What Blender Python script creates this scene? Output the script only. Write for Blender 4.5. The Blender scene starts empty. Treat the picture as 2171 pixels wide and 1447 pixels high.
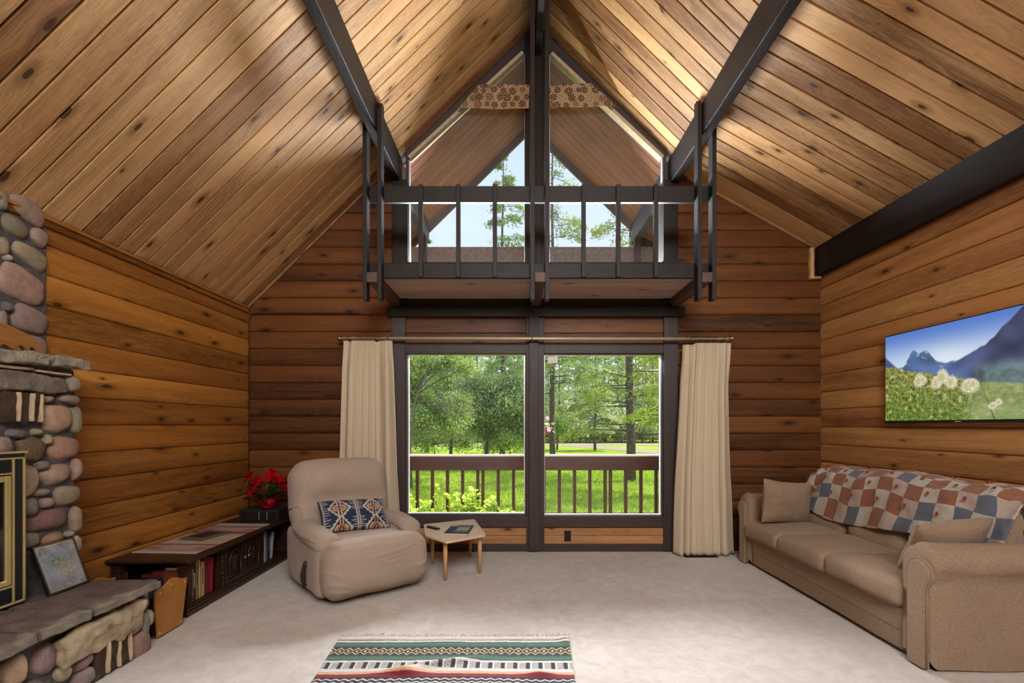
import bpy, math, random
import numpy as np
from mathutils import Vector, Matrix, noise as mnoise

S = bpy.context.scene
COL = S.collection
PI = math.pi

# ---------------------------------------------------------------- camera
CAMZ = 1.35
cam_data = bpy.data.cameras.new('camera')
cam = bpy.data.objects.new('camera', cam_data)
COL.objects.link(cam)
cam.location = (0, 0, CAMZ)
cam.rotation_euler = (PI/2, 0, 0)
cam_data.sensor_width = 36
cam_data.lens = 36*1000/2171
cam_data.shift_x = -4.5/2171
cam_data.shift_y = 179.5/2171
cam_data.clip_start = 0.05
cam_data.clip_end = 400
S.camera = cam

# ---------------------------------------------------------------- view
S.view_settings.view_transform = 'Standard'
S.view_settings.look = 'None'
S.view_settings.gamma = 1
S.view_settings.exposure = 0.45
S.view_settings.use_curve_mapping = False
S.cycles.use_denoising = True
S.cycles.max_bounces = 10
S.cycles.diffuse_bounces = 5
S.cycles.transparent_max_bounces = 24
S.cycles.caustics_reflective = False
S.cycles.caustics_refractive = False
S.cycles.sample_clamp_indirect = 6

# ---------------------------------------------------------------- world
SKY_STRENGTH = 1.0
W = bpy.data.worlds.new('sky'); S.world = W
W.use_nodes = True
wt = W.node_tree; wt.nodes.clear()
wo = wt.nodes.new('ShaderNodeOutputWorld')
wb = wt.nodes.new('ShaderNodeBackground')
wr = wt.nodes.new('ShaderNodeValToRGB')
ws = wt.nodes.new('ShaderNodeSeparateXYZ')
wc = wt.nodes.new('ShaderNodeTexCoord')
wt.links.new(wc.outputs['Generated'], ws.inputs[0])
wt.links.new(ws.outputs['Z'], wr.inputs[0])
wr.color_ramp.elements[0].position = 0.0; wr.color_ramp.elements[0].color = (0.80, 0.88, 0.98, 1)
wr.color_ramp.elements[1].position = 0.7; wr.color_ramp.elements[1].color = (0.42, 0.60, 0.92, 1)
wt.links.new(wr.outputs[0], wb.inputs['Color'])
wb.inputs['Strength'].default_value = SKY_STRENGTH
wt.links.new(wb.outputs[0], wo.inputs['Surface'])

# ---------------------------------------------------------------- sun and added fill lights
def light(name, typ, energy, color, loc, direction, **kw):
    d = bpy.data.lights.new(name, typ); d.energy = energy; d.color = color
    for k, v in kw.items(): setattr(d, k, v)
    o = bpy.data.objects.new(name, d); COL.objects.link(o)
    o.location = loc
    o.rotation_euler = Vector(direction).to_track_quat('-Z', 'Y').to_euler()
    return o
light('sun', 'SUN', 6.0, (1.0, 0.93, 0.80), (10, 20, 30), (-0.75, -0.30, -1.05), angle=0.02)
# added fill light high behind the camera, no gable window is built there
light('fill_behind_camera', 'AREA', 215, (1.0, 0.97, 0.93), (0.9, -3.40, 4.30), (-0.05, 1, -0.10),
      shape='RECTANGLE', size=3.0, size_y=1.3)
# added overhead fill to brighten the room, the roof has no opening here
light('fill_overhead', 'AREA', 115, (0.97, 0.98, 1.0), (0.9, -0.9, 4.20), (0.05, 0.75, -1.0),
      shape='RECTANGLE', size=2.6, size_y=1.0)

# unseen fill added outside above the picture windows to strengthen their light
light('fill_outside_windows', 'AREA', 760, (0.96, 0.98, 1.0), (0.24, 6.50, 2.95), (0, -1, -0.62),
      shape='RECTANGLE', size=3.6, size_y=0.6)

# ---------------------------------------------------------------- helpers
def X(px, Y=5.1): return (px-1090)*Y/1000
def Z(py, Y=5.1): return CAMZ + (903-py)*Y/1000
def lin(c):
    c = c/255.0
    return c/12.92 if c <= 0.04045 else ((c+0.055)/1.055)**2.4
def rgb(r, g, b): return (lin(r), lin(g), lin(b), 1.0)
def rgb3(r, g, b): return (lin(r), lin(g), lin(b))
random.seed(7)

class MB:
    """collects faces; build() links them as ONE mesh object"""
    def __init__(s):
        s.v = []; s.f = []; s.uv = []; s.r = []
        s.vc = {}
    def face(s, idx, uv=None, r=0.5):
        s.f.append(tuple(idx)); s.uv.append(uv); s.r.append(r)
    def box(s, x0, x1, y0, y1, z0, z1, M=None, r=None):
        b = len(s.v)
        if x0 > x1: x0, x1 = x1, x0
        if y0 > y1: y0, y1 = y1, y0
        if z0 > z1: z0, z1 = z1, z0
        P = [(x0,y0,z0),(x1,y0,z0),(x1,y1,z0),(x0,y1,z0),(x0,y0,z1),(x1,y0,z1),(x1,y1,z1),(x0,y1,z1)]
        if M is not None: Q = [tuple(M @ Vector(p)) for p in P]
        else: Q = P
        s.v += Q
        d = (x1-x0, y1-y0, z1-z0); L = d.index(max(d))
        r = random.random() if r is None else r
        for f in ((0,3,2,1),(4,5,6,7),(0,1,5,4),(2,3,7,6),(1,2,6,5),(3,0,4,7)):
            uv = []
            for i in f:
                p = P[i]
                oth = [a for a in (0,1,2) if a != L]
                # across coordinate: sum of the two minor axes keeps seams continuous
                uv.append((p[L], p[oth[0]]+p[oth[1]]))
            s.face([b+i for i in f], uv, r)
        return s
    def prism(s, pts, n, d, r=None):
        """polygon pts (3D, planar) extruded by vector n*d"""
        b = len(s.v); k = len(pts)
        n = Vector(n)*d
        pts = [Vector(p) for p in pts]
        nn = (pts[1]-pts[0]).cross(pts[2]-pts[1])
        # robust polygon normal
        nn = Vector((0,0,0))
        for i in range(k):
            a, c = pts[i], pts[(i+1) % k]
            nn += Vector(((a.y-c.y)*(a.z+c.z), (a.z-c.z)*(a.x+c.x), (a.x-c.x)*(a.y+c.y)))
        if nn.dot(n) > 0: pts = pts[::-1]
        s.v += [tuple(p) for p in pts] + [tuple(p+n) for p in pts]
        r = random.random() if r is None else r
        e = (pts[1]-pts[0]); L = max(range(k), key=lambda i: (pts[(i+1)%k]-pts[i]).length)
        U = (pts[(L+1)%k]-pts[L]).normalized(); V = nn.normalized().cross(U)
        o = pts[0]
        def uv(p): return ((p-o).dot(U), (p-o).dot(V))
        s.face(list(range(b, b+k)), [uv(p) for p in pts], r)
        s.face(list(range(b+2*k-1, b+k-1, -1)), [uv(p) for p in pts[::-1]], r)
        for i in range(k):
            j = (i+1) % k
            a, c = pts[i], pts[j]
            s.face((b+j, b+i, b+k+i, b+k+j), [(uv(c)[0], uv(c)[1]), (uv(a)[0], uv(a)[1]),
                   (uv(a)[0], uv(a)[1]+abs(d)), (uv(c)[0], uv(c)[1]+abs(d))], r)
        return s
    def plank(s, O, U, V, N, v0, v1, ua, ub, prof, r=None):
        """board: ua=(start at v0, start at v1), ub=(end at v0, end at v1)"""
        O, U, V, N = Vector(O), Vector(U), Vector(V), Vector(N)
        r = random.random() if r is None else r
        b = len(s.v); w = v1-v0
        for t, h in prof:
            vv = v0+w*t
            for e in (ua, ub):
                u = e[0]+(e[1]-e[0])*t
                s.v.append(tuple(O+U*u+V*vv+N*h))
        flip = U.cross(V).dot(N) < 0
        for i in range(len(prof)-1):
            q = [b+2*i, b+2*i+1, b+2*i+3, b+2*i+2]
            t0, t1 = v0+w*prof[i][0], v0+w*prof[i+1][0]
            def ue(e, t): return e[0]+(e[1]-e[0])*t
            uv = [(ue(ua, prof[i][0]), t0), (ue(ub, prof[i][0]), t0), (ue(ub, prof[i+1][0]), t1), (ue(ua, prof[i+1][0]), t1)]
            if flip: q = q[::-1]; uv = uv[::-1]
            s.face(q, uv, r)
        return s
    def tube(s, pts, rad, n=8, cap=True, r=None):
        pts = [Vector(p) for p in pts]
        if not hasattr(rad, '__len__'): rad = [rad]*len(pts)
        b = len(s.v); r = random.random() if r is None else r
        prev = None; ln = 0
        for i, p in enumerate(pts):
            t = (pts[min(i+1, len(pts)-1)]-pts[max(i-1, 0)]).normalized()
            if prev is None:
                a = Vector((0,0,1)) if abs(t.z) < 0.9 else Vector((1,0,0))
                u = t.cross(a).normalized()
            else:
                u = (prev - t*prev.dot(t)).normalized()
            prev = u; w = t.cross(u)
            for k in range(n):
                an = 2*PI*k/n
                s.v.append(tuple(p+(u*math.cos(an)+w*math.sin(an))*rad[i]))
        for i in range(len(pts)-1):
            seg = (pts[i+1]-pts[i]).length
            for k in range(n):
                j = (k+1) % n
                s.face((b+i*n+k, b+i*n+j, b+(i+1)*n+j, b+(i+1)*n+k),
                       [(ln, k*rad[i]*6.3/n), (ln, (k+1)*rad[i]*6.3/n), (ln+seg, (k+1)*rad[i]*6.3/n), (ln+seg, k*rad[i]*6.3/n)], r)
            ln += seg
        if cap:
            s.face([b+k for k in range(n)][::-1], None, r)
            s.face([b+(len(pts)-1)*n+k for k in range(n)], None, r)
        return s
    def lathe(s, prof, M=None, n=20, r=0.5):
        b = len(s.v); M = M or Matrix()
        for rr, z in prof:
            for k in range(n):
                an = 2*PI*k/n
                s.v.append(tuple(M @ Vector((rr*math.cos(an), rr*math.sin(an), z))))
        for i in range(len(prof)-1):
            for k in range(n):
                j = (k+1) % n
                s.face((b+i*n+k, b+i*n+j, b+(i+1)*n+j, b+(i+1)*n+k), None, r)
        s.face([b+k for k in range(n)][::-1], None, r)
        s.face([b+(len(prof)-1)*n+k for k in range(n)], None, r)
        return s
    def grid(s, fn, nu, nv, r=0.5, uvf=None, close=False, col=None):
        b = len(s.v)
        for j in range(nv+1):
            for i in range(nu+1):
                u, v = i/nu, j/nv
                if col is not None: s.vc[len(s.v)] = col(u, v)
                s.v.append(tuple(fn(u, v)))
        for j in range(nv):
            for i in range(nu):
                q = (b+j*(nu+1)+i, b+j*(nu+1)+i+1, b+(j+1)*(nu+1)+i+1, b+(j+1)*(nu+1)+i)
                c = [(i/nu, j/nv), ((i+1)/nu, j/nv), ((i+1)/nu, (j+1)/nv), (i/nu, (j+1)/nv)]
                if uvf: c = [uvf(*p) for p in c]
                s.face(q, c, r)
        return s
    def rbox(s, c, size, rad, n=6, M=None, f=None, r=0.5, p=None):
        """rounded box, subdivided; f(q, u) deforms local point q (u in -1..1)"""
        b = len(s.v); h = [size[0]/2, size[1]/2, size[2]/2]
        rad = min(rad, min(h)*0.999)
        key = {}
        def vert(i, j, k):
            t = (i, j, k)
            if t in key: return key[t]
            u = [2*a/n-1 for a in t]
            # denser towards the edges
            w = [math.sin(a*PI/2)*0.5+a*0.5 for a in u]
            q = [w[a]*h[a] for a in range(3)]
            inn = [max(-(h[a]-rad), min(h[a]-rad, q[a])) for a in range(3)]
            d = Vector([q[a]-inn[a] for a in range(3)])
            o = Vector(inn) + (d.normalized()*rad if d.length > 1e-9 else d)
            if f: o = f(Vector(o), w)
            o = o + Vector(c)
            if M is not None: o = M @ o
            key[t] = len(s.v); s.v.append(tuple(o))
            return key[t]
        for a in range(3):
            for side in (0, n):
                o1, o2 = [x for x in range(3) if x != a]
                for i in range(n):
                    for j in range(n):
                        def g(ii, jj):
                            t = [0,0,0]; t[a] = side; t[o1] = ii; t[o2] = jj
                            return vert(*t)
                        q = [g(i,j), g(i+1,j), g(i+1,j+1), g(i,j+1)]
                        par = (a != 1)
                        if (side == n) != par: q = q[::-1]
                        L1, L2 = size[o1], size[o2]
                        uv = [(x*L1/n, y*L2/n) for x, y in ((i,j),(i+1,j),(i+1,j+1),(i,j+1))]
                        if (side == n) != par: uv = uv[::-1]
                        s.face(q, uv, r)
        return s
    def build(s, name, m, parent=None, smooth=False, bevel=0, local=False, sub=0, label=None, bseg=2):
        me = bpy.data.meshes.new(name)
        V = np.array(s.v, dtype=np.float64)
        org = None
        if parent is not None:
            if not local:
                Mi = MW[parent.name].inverted()
                A = np.array(Mi)
                V = V @ A[:3, :3].T + A[:3, 3]
        elif not local:
            org = np.array([(V[:,0].min()+V[:,0].max())/2, (V[:,1].min()+V[:,1].max())/2, V[:,2].min()])
            V = V - org
        me.from_pydata(V.tolist(), [], s.f)
        uvl = me.uv_layers.new(name='UVMap')
        arr = []
        for f, u in zip(s.f, s.uv):
            if u is None:
                for i in f: arr += [s.v[i][0]+s.v[i][1]*0.37, s.v[i][2]]
            else:
                for a in u: arr += [a[0], a[1]]
        uvl.data.foreach_set('uv', np.array(arr, dtype=np.float32))
        at = me.attributes.new('rnd', 'FLOAT', 'FACE')
        at.data.foreach_set('value', np.array(s.r, dtype=np.float32))
        if s.vc:
            ca = me.color_attributes.new('paint', 'FLOAT_COLOR', 'POINT')
            cc = np.ones((len(s.v), 4), dtype=np.float32)
            for i, c in s.vc.items(): cc[i, :3] = c[:3]
            ca.data.foreach_set('color', cc.ravel())
        if smooth: me.polygons.foreach_set('use_smooth', [True]*len(me.polygons))
        me.update()
        if m is not None: me.materials.append(m)
        o = bpy.data.objects.new(name, me); COL.objects.link(o)
        if parent is not None: o.parent = parent
        elif org is not None: o.location = tuple(org)
        MW[o.name] = (MW[parent.name].copy() if parent is not None else Matrix.Translation(o.location))
        if bevel:
            b = o.modifiers.new('bevel', 'BEVEL'); b.width = bevel; b.segments = bseg; b.limit_method = 'ANGLE'; b.angle_limit = 0.6
        if sub:
            b = o.modifiers.new('sub', 'SUBSURF'); b.levels = sub; b.render_levels = sub
        if label: o['label'] = label
        return o
MW = {}

def thing(name, label, cat, loc=(0,0,0), rz=0, group=None):
    o = bpy.data.objects.new(name, None); COL.objects.link(o)
    o.empty_display_size = 0.1
    o.location = loc; o.rotation_euler = (0, 0, rz)
    MW[o.name] = Matrix.Translation(Vector(loc)) @ Matrix.Rotation(rz, 4, 'Z')
    o['label'] = label; o['category'] = cat
    if group: o['group'] = group
    return o
def tag(o, label, cat, group=None, kind=None):
    o['label'] = label; o['category'] = cat
    if group: o['group'] = group
    if kind: o['kind'] = kind
    return o
def structure(o, label=None):
    o['kind'] = 'structure'
    if label: o['label'] = label
    return o
def root(name, loc=(0,0,0), label=None):
    o = bpy.data.objects.new(name, None); COL.objects.link(o); o.location = loc
    o.empty_display_size = 0.1
    MW[o.name] = Matrix.Translation(Vector(loc)); o['kind'] = 'structure'
    if label: o['label'] = label
    return o
def copy_tree(o, parent=None):
    c = o.copy(); COL.objects.link(c)
    if parent is not None: c.parent = parent
    for ch in list(o.children):
        copy_tree(ch, c)
    return c
def fbm(p, sc=1.0, oct=3):
    p = Vector(p)*sc; a = 0.5; t = 0
    for _ in range(oct):
        t += a*mnoise.noise(p); p = p*2.03+Vector((3.1, 1.7, 9.2)); a *= 0.5
    return t

# ---------------------------------------------------------------- materials
class NT:
    def __init__(s, name):
        s.m = bpy.data.materials.new(name); s.m.use_nodes = True
        s.t = s.m.node_tree; s.t.nodes.clear()
        s.out = s.t.nodes.new('ShaderNodeOutputMaterial')
    def n(s, typ, **kw):
        nd = s.t.nodes.new('ShaderNode'+typ)
        for k, v in kw.items():
            if k.startswith('_'): setattr(nd, k[1:], v)
        return nd
    def L(s, a, b): s.t.links.new(a, b)
    def setin(s, sock, v):
        if isinstance(v, bpy.types.NodeSocket): s.L(v, sock)
        elif v is not None: sock.default_value = v
    def math(s, op, a, b=None, c=None, clamp=False):
        nd = s.t.nodes.new('ShaderNodeMath'); nd.operation = op; nd.use_clamp = clamp
        s.setin(nd.inputs[0], a)
        if b is not None: s.setin(nd.inputs[1], b)
        if c is not None: s.setin(nd.inputs[2], c)
        return nd.outputs[0]
    def comb(s, x, y, z=0.0):
        nd = s.t.nodes.new('ShaderNodeCombineXYZ')
        s.setin(nd.inputs[0], x); s.setin(nd.inputs[1], y); s.setin(nd.inputs[2], z)
        return nd.outputs[0]
    def noise(s, vec, scale=1, detail=3, rough=0.5, dist=0.0):
        nd = s.t.nodes.new('ShaderNodeTexNoise')
        s.setin(nd.inputs['Vector'], vec); nd.inputs['Scale'].default_value = scale
        nd.inputs['Detail'].default_value = detail; nd.inputs['Roughness'].default_value = rough
        nd.inputs['Distortion'].default_value = dist
        return nd.outputs['Fac']
    def mr(s, v, a, b, c=0.0, d=1.0, smooth=False):
        nd = s.t.nodes.new('ShaderNodeMapRange'); nd.clamp = True
        if smooth: nd.interpolation_type = 'SMOOTHSTEP'
        s.setin(nd.inputs[0], v)
        for i, q in enumerate((a, b, c, d)): s.setin(nd.inputs[i+1], q)
        return nd.outputs[0]
    def mix(s, f, a, b, mode='MIX'):
        nd = s.t.nodes.new('ShaderNodeMix'); nd.data_type = 'RGBA'; nd.blend_type = mode
        s.setin(nd.inputs[0], f); s.setin(nd.inputs[6], a); s.setin(nd.inputs[7], b)
        return nd.outputs[2]
    def ramp(s, v, stops):
        nd = s.t.nodes.new('ShaderNodeValToRGB'); s.setin(nd.inputs[0], v)
        e = nd.color_ramp.elements
        while len(e) < len(stops): e.new(0.5)
        for i, (p, c) in enumerate(stops): e[i].position = p; e[i].color = c
        return nd.outputs[0]
    def attr(s, name='rnd', out='Fac'):
        nd = s.t.nodes.new('ShaderNodeAttribute'); nd.attribute_name = name
        return nd.outputs[out]
    def uv(s):
        nd = s.t.nodes.new('ShaderNodeUVMap'); nd.uv_map = 'UVMap'
        sp = s.t.nodes.new('ShaderNodeSeparateXYZ'); s.L(nd.outputs[0], sp.inputs[0])
        return sp.outputs[0], sp.outputs[1]
    def obj(s):
        return s.t.nodes.new('ShaderNodeTexCoord').outputs['Object']
    def bump(s, h, strength=0.3, dist=0.01):
        nd = s.t.nodes.new('ShaderNodeBump'); nd.inputs['Strength'].default_value = strength
        nd.inputs['Distance'].default_value = dist; s.setin(nd.inputs['Height'], h)
        return nd.outputs[0]
    def principled(s, color, rough=0.6, metal=0.0, normal=None, spec=None, sheen=None, coat=None, emit=None, estr=0):
        nd = s.t.nodes.new('ShaderNodeBsdfPrincipled')
        s.setin(nd.inputs['Base Color'], color); s.setin(nd.inputs['Roughness'], rough)
        s.setin(nd.inputs['Metallic'], metal)
        if normal is not None: s.setin(nd.inputs['Normal'], normal)
        if spec is not None: s.setin(nd.inputs['Specular IOR Level'], spec)
        if sheen is not None: nd.inputs['Sheen Weight'].default_value = sheen
        if coat is not None: nd.inputs['Coat Weight'].default_value = coat
        if emit is not None:
            s.setin(nd.inputs['Emission Color'], emit); nd.inputs['Emission Strength'].default_value = estr
        s.L(nd.outputs[0], s.out.inputs[0])
        return nd

def simple(name, c, rough=0.6, metal=0.0, var=0.12, scale=20, bumpk=0.1, spec=None, coat=None):
    t = NT(name)
    n = t.noise(t.obj(), scale, 4)
    dk = tuple(x*(1-var) for x in c[:3])+(1,); lt = tuple(min(1, x*(1+var)) for x in c[:3])+(1,)
    col = t.ramp(n, [(0.3, dk), (0.7, lt)])
    h = n
    if bumpk > .7: h = t.math('ADD', t.math('MULTIPLY', n, 2.0), t.noise(t.obj(), scale*5, 5, .7))
    t.principled(col, rough, metal, t.bump(h, bumpk, 0.005 if bumpk <= .7 else .016) if bumpk else None, spec=spec, coat=coat)
    return t.m

def wood(name, dark, light, knot=0.5, rough=0.5, vary=0.30, saw=0.0, red=None, redk=0.5, kcol=(62,36,20), coat=None, spec=0.35):
    t = NT(name)
    u, v = t.uv(); r = t.attr('rnd')
    r2 = t.math('FRACT', t.math('MULTIPLY', r, 57.31))
    r3 = t.math('FRACT', t.math('MULTIPLY', r, 131.7))
    kv = t.comb(t.math('ADD', t.math('MULTIPLY', u, 2.1), t.math('MULTIPLY', r, 91.0)),
                t.math('ADD', t.math('MULTIPLY', v, 5.6), t.math('MULTIPLY', r2, 53.0)))
    vo = t.n('TexVoronoi', _voronoi_dimensions='2D', _feature='F1'); t.L(kv, vo.inputs['Vector']); vo.inputs['Scale'].default_value = 1.0
    dist = vo.outputs['Distance']
    sc = t.n('SeparateColor'); t.L(vo.outputs['Color'], sc.inputs[0])
    gate = t.math('LESS_THAN', sc.outputs[0], knot)
    krad = t.mr(sc.outputs[1], 0, 1, 0.02, 0.105)
    wob = t.math('MULTIPLY', t.math('SUBTRACT', t.noise(kv, 9, 2), 0.5), 0.06)
    dd = t.math('ADD', dist, wob)
    km = t.math('MULTIPLY', gate, t.mr(dd, t.math('MULTIPLY', krad, 0.7), t.math('MULTIPLY', krad, 1.0), 1, 0, True))
    halo = t.math('MULTIPLY', gate, t.mr(dd, krad, t.math('MULTIPLY', krad, 3.2), 1, 0, True))
    bulge = t.math('MULTIPLY', t.math('MULTIPLY', gate, t.mr(dist, 0.0, 0.5, 1, 0, True)), 0.035)
    v2 = t.math('ADD', v, bulge)
    big = t.noise(t.comb(t.math('MULTIPLY', u, 0.5), t.math('MULTIPLY', v, 6), t.math('MULTIPLY', r, 60)), 1, 2, 0.5, 0.4)
    g1 = t.noise(t.comb(t.math('MULTIPLY', u, 0.8), t.math('MULTIPLY', v2, 11), t.math('MULTIPLY', r, 33)), 1, 4, 0.55, 0.5)
    rings = t.math('SINE', t.math('MULTIPLY', g1, 95.0))
    fine = t.noise(t.comb(t.math('MULTIPLY', u, 9), t.math('MULTIPLY', v, 260), r), 1, 3, 0.6)
    f = t.math('ADD', t.math('MULTIPLY', t.math('SUBTRACT', g1, 0.5), 0.9), t.math('MULTIPLY', rings, 0.10))
    f = t.math('ADD', f, t.math('MULTIPLY', t.math('SUBTRACT', fine, 0.5), 0.55))
    f = t.math('ADD', f, t.math('MULTIPLY', t.math('SUBTRACT', big, 0.5), 0.9))
    f = t.math('ADD', f, 0.5)
    if saw:
        sw = t.noise(t.comb(t.math('MULTIPLY', u, 210), t.math('MULTIPLY', v, 4), t.math('MULTIPLY', r, 9)), 1, 2, 0.6)
        f = t.math('ADD', f, t.math('MULTIPLY', t.math('SUBTRACT', sw, 0.5), saw))
    f = t.math('ADD', f, t.math('MULTIPLY', t.math('SUBTRACT', r2, 0.5), vary*2), clamp=True)
    col = t.mix(f, rgb(*dark), rgb(*light))
    if red:
        col = t.mix(t.math('MULTIPLY', r3, redk), col, t.mix(f, tuple(x*0.5 for x in rgb(*red)[:3])+(1,), rgb(*red)))
    col = t.mix(t.math('MULTIPLY', halo, 0.5), col, t.mix(0.5, rgb(*kcol), rgb(*dark)))
    col = t.mix(t.math('MULTIPLY', km, 0.88), col, rgb(*kcol))
    h = t.math('ADD', fine, t.math('MULTIPLY', rings, 0.15))
    t.principled(col, rough, 0, t.bump(h, 0.35, 0.004), spec=spec, coat=coat)
    return t.m

def painted(name, rough=0.9, bumpk=0.4, bs=400, sheen=None, spec=0.2, var=0.15):
    t = NT(name)
    c = t.attr('paint', 'Color')
    n = t.noise(t.obj(), bs, 2)
    c = t.mix(t.mr(n, 0.3, 0.7, 0, var), c, (0.02, 0.02, 0.02, 1))
    t.principled(c, rough, 0, t.bump(n, bumpk, 0.002), spec=spec, sheen=sheen)
    return t.m

def fabric(name, c1, c2, scale=260, rough=0.95, bumpk=0.5, sheen=0.2, aniso=(1,1,1), lump=0.12):
    t = NT(name)
    mp = t.n('Mapping'); t.L(t.obj(), mp.inputs[0]); mp.inputs['Scale'].default_value = aniso
    n = t.noise(mp.outputs[0], scale, 2, 0.6)
    b = t.noise(t.obj(), 4, 3)
    col = t.mix(t.mr(n, 0.35, 0.65), rgb(*c1), rgb(*c2))
    col = t.mix(t.mr(b, 0.3, 0.7, 0, lump), col, tuple(x*0.45 for x in rgb(*c1)[:3])+(1,))
    t.principled(col, rough, 0, t.bump(n, bumpk, 0.003), spec=0.15, sheen=sheen)
    return t.m

M = {}
M['ceil'] = wood('cedar_ceiling', (120,82,48), (232,190,134), knot=0.42, rough=0.62, vary=0.40, saw=0.35, red=(186,128,76), redk=0.45, kcol=(62,38,22))
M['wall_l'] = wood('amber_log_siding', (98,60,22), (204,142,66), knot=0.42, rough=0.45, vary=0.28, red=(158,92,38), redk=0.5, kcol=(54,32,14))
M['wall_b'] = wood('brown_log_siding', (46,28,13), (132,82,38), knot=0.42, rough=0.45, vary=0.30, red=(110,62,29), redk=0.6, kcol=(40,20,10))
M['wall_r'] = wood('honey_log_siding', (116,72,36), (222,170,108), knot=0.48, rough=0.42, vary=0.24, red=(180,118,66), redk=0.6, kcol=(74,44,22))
M['infill'] = wood('pale_infill_boards', (142,96,58), (204,156,104), knot=0.2, rough=0.5, vary=0.12)
M['soffit'] = wood('red_soffit_boards', (92,46,27), (152,84,52), knot=0.2, rough=0.6, vary=0.22)
M['dark'] = wood('dark_stained_timber', (17,12,11), (38,29,27), knot=0.15, rough=0.5, vary=0.10, kcol=(12,9,8), spec=0.35)
M['deckboard'] = wood('bounce_tinted_deck_boards', (168,140,126), (226,200,184), knot=0.1, rough=0.6, vary=0.12)  # pale tone puts the light bounced up from the floor into the colour
M['credenza'] = wood('carved_dark_oak', (26,15,10), (64,38,24), knot=0.05, rough=0.35, vary=0.12, kcol=(14,8,5), spec=0.5)
M['ply'] = wood('birch_ply', (206,176,140), (232,208,176), knot=0.0, rough=0.4, vary=0.08)
M['beech'] = wood('beech_leg', (190,146,98), (222,180,128), knot=0.0, rough=0.4, vary=0.08)
M['tanboard'] = wood('tan_board', (150,100,46), (190,134,66), knot=0.0, rough=0.4, vary=0.05)
M['bear'] = wood('varnished_pine', (112,70,34), (172,118,62), knot=0.0, rough=0.18, vary=0.05, coat=0.8)
M['dark2'] = wood('brown_black_window_frame', (46,37,36), (76,64,62), knot=0.0, rough=0.45, vary=0.08, spec=0.4)
M['joistw'] = wood('stained_joist_bounce_tone', (70,52,46), (112,88,78), knot=0.0, rough=0.5, vary=0.08)  # lighter copy of the dark timber, light from below mixed into its colour
M['railwood'] = wood('brown_painted_rail', (52,34,28), (84,60,50), knot=0.0, rough=0.35, vary=0.08, spec=0.5)
M['bark'] = simple('spruce_bark', rgb(98,86,78), 0.95, var=0.5, scale=9, bumpk=1.0)
M['black'] = simple('black_plastic', rgb(22,22,24), 0.35, var=0.05)
M['blackmat'] = simple('black_matte', rgb(20,19,20), 0.7, var=0.1)
M['brass'] = simple('polished_brass', rgb(232,214,150), 0.28, 0.75, var=0.05, bumpk=0.02)
M['antique'] = simple('antique_brass', rgb(168,148,112), 0.35, 1.0, var=0.2)
M['rodm'] = simple('brushed_rod', rgb(206,190,156), 0.40, 0.3, var=0.08, bumpk=0.02)
M['silver'] = simple('aluminium_bead', rgb(226,226,228), 0.30, 0.3, var=0.03, bumpk=0)
M['mortar'] = simple('grey_mortar', rgb(96,94,96), 0.95, var=0.3, scale=30, bumpk=0.8)
M['slab'] = simple('grey_flagstone', rgb(128,118,104), 0.8, var=0.35, scale=12, bumpk=0.9)
M['slabtop'] = simple('hearth_top_stone', rgb(100,84,78), 0.6, var=0.35, scale=9, bumpk=0.8)
M['gold'] = simple('gold_line', rgb(206,170,96), 0.3, 0.9, var=0.05)
M['cap'] = simple('glare_tone_rail_cap', rgb(206,200,194), 0.35, var=.08)  # pale colour paints in the glare along the rail top
M['page'] = simple('paper_pages', rgb(222,210,188), 0.8, var=0.08, scale=60)
M['white'] = simple('white_paint', rgb(222,220,214), 0.5, var=0.03)
# glass: thin pane, reflects by fresnel, otherwise clear
def make_glass(name, tint=(1,1,1,1), dust=0.0):
    t = NT(name)
    tr = t.n('BsdfTransparent'); tr.inputs[0].default_value = tint
    gl = t.n('BsdfGlossy'); gl.inputs['Roughness'].default_value = 0.0
    fr = t.n('Fresnel'); fr.inputs[0].default_value = 1.5
    mx = t.n('MixShader'); t.L(fr.outputs[0], mx.inputs[0]); t.L(tr.outputs[0], mx.inputs[1]); t.L(gl.outputs[0], mx.inputs[2])
    last = mx.outputs[0]
    if dust:
        df = t.n('BsdfDiffuse'); df.inputs[0].default_value = (0.8,0.82,0.85,1)
        n1 = t.noise(t.obj(), 3, 4); n2 = t.noise(t.obj(), 90, 2)
        k = t.math('ADD', t.mr(n1, 0.3, 0.8, dust*0.4, dust), t.mr(n2, 0.66, 0.75, 0, dust*1.2))
        m2 = t.n('MixShader'); t.L(k, m2.inputs[0]); t.L(last, m2.inputs[1]); t.L(df.outputs[0], m2.inputs[2])
        last = m2.outputs[0]
    t.L(last, t.out.inputs[0])
    return t.m
M['glass'] = make_glass('window_glass', dust=0.03)
M['glass_up'] = make_glass('dusty_window_glass', dust=0.10)

# carpet
t = NT('cream_carpet')
o = t.obj()
n1 = t.noise(o, 1.3, 5, 0.6); n2 = t.noise(o, 260, 3, 0.7); n3 = t.noise(o, 9, 4, 0.6, 0.8)
c = t.mix(t.mr(n1, 0.3, 0.7), rgb(214,206,196), rgb(236,230,223))
c = t.mix(t.mr(n3, 0.35, 0.62, 0.34, 0), c, rgb(176,164,150))
c = t.mix(t.mr(n2, 0.3, 0.7, 0.28, 0), c, rgb(166,154,140))
vs = t.n('TexVoronoi'); t.L(o, vs.inputs['Vector']); vs.inputs['Scale'].default_value = 3.0
c = t.mix(t.mr(vs.outputs['Distance'], 0.012, 0.02, 0.6, 0), c, rgb(90,76,64))
hh = t.math('ADD', t.math('MULTIPLY', n2, 0.35), t.math('MULTIPLY', n3, 1.0))
t.principled(c, 1.0, 0, t.bump(hh, 0.9, 0.022), spec=0.05, sheen=0.3)
M['carpet'] = t.m

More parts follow.
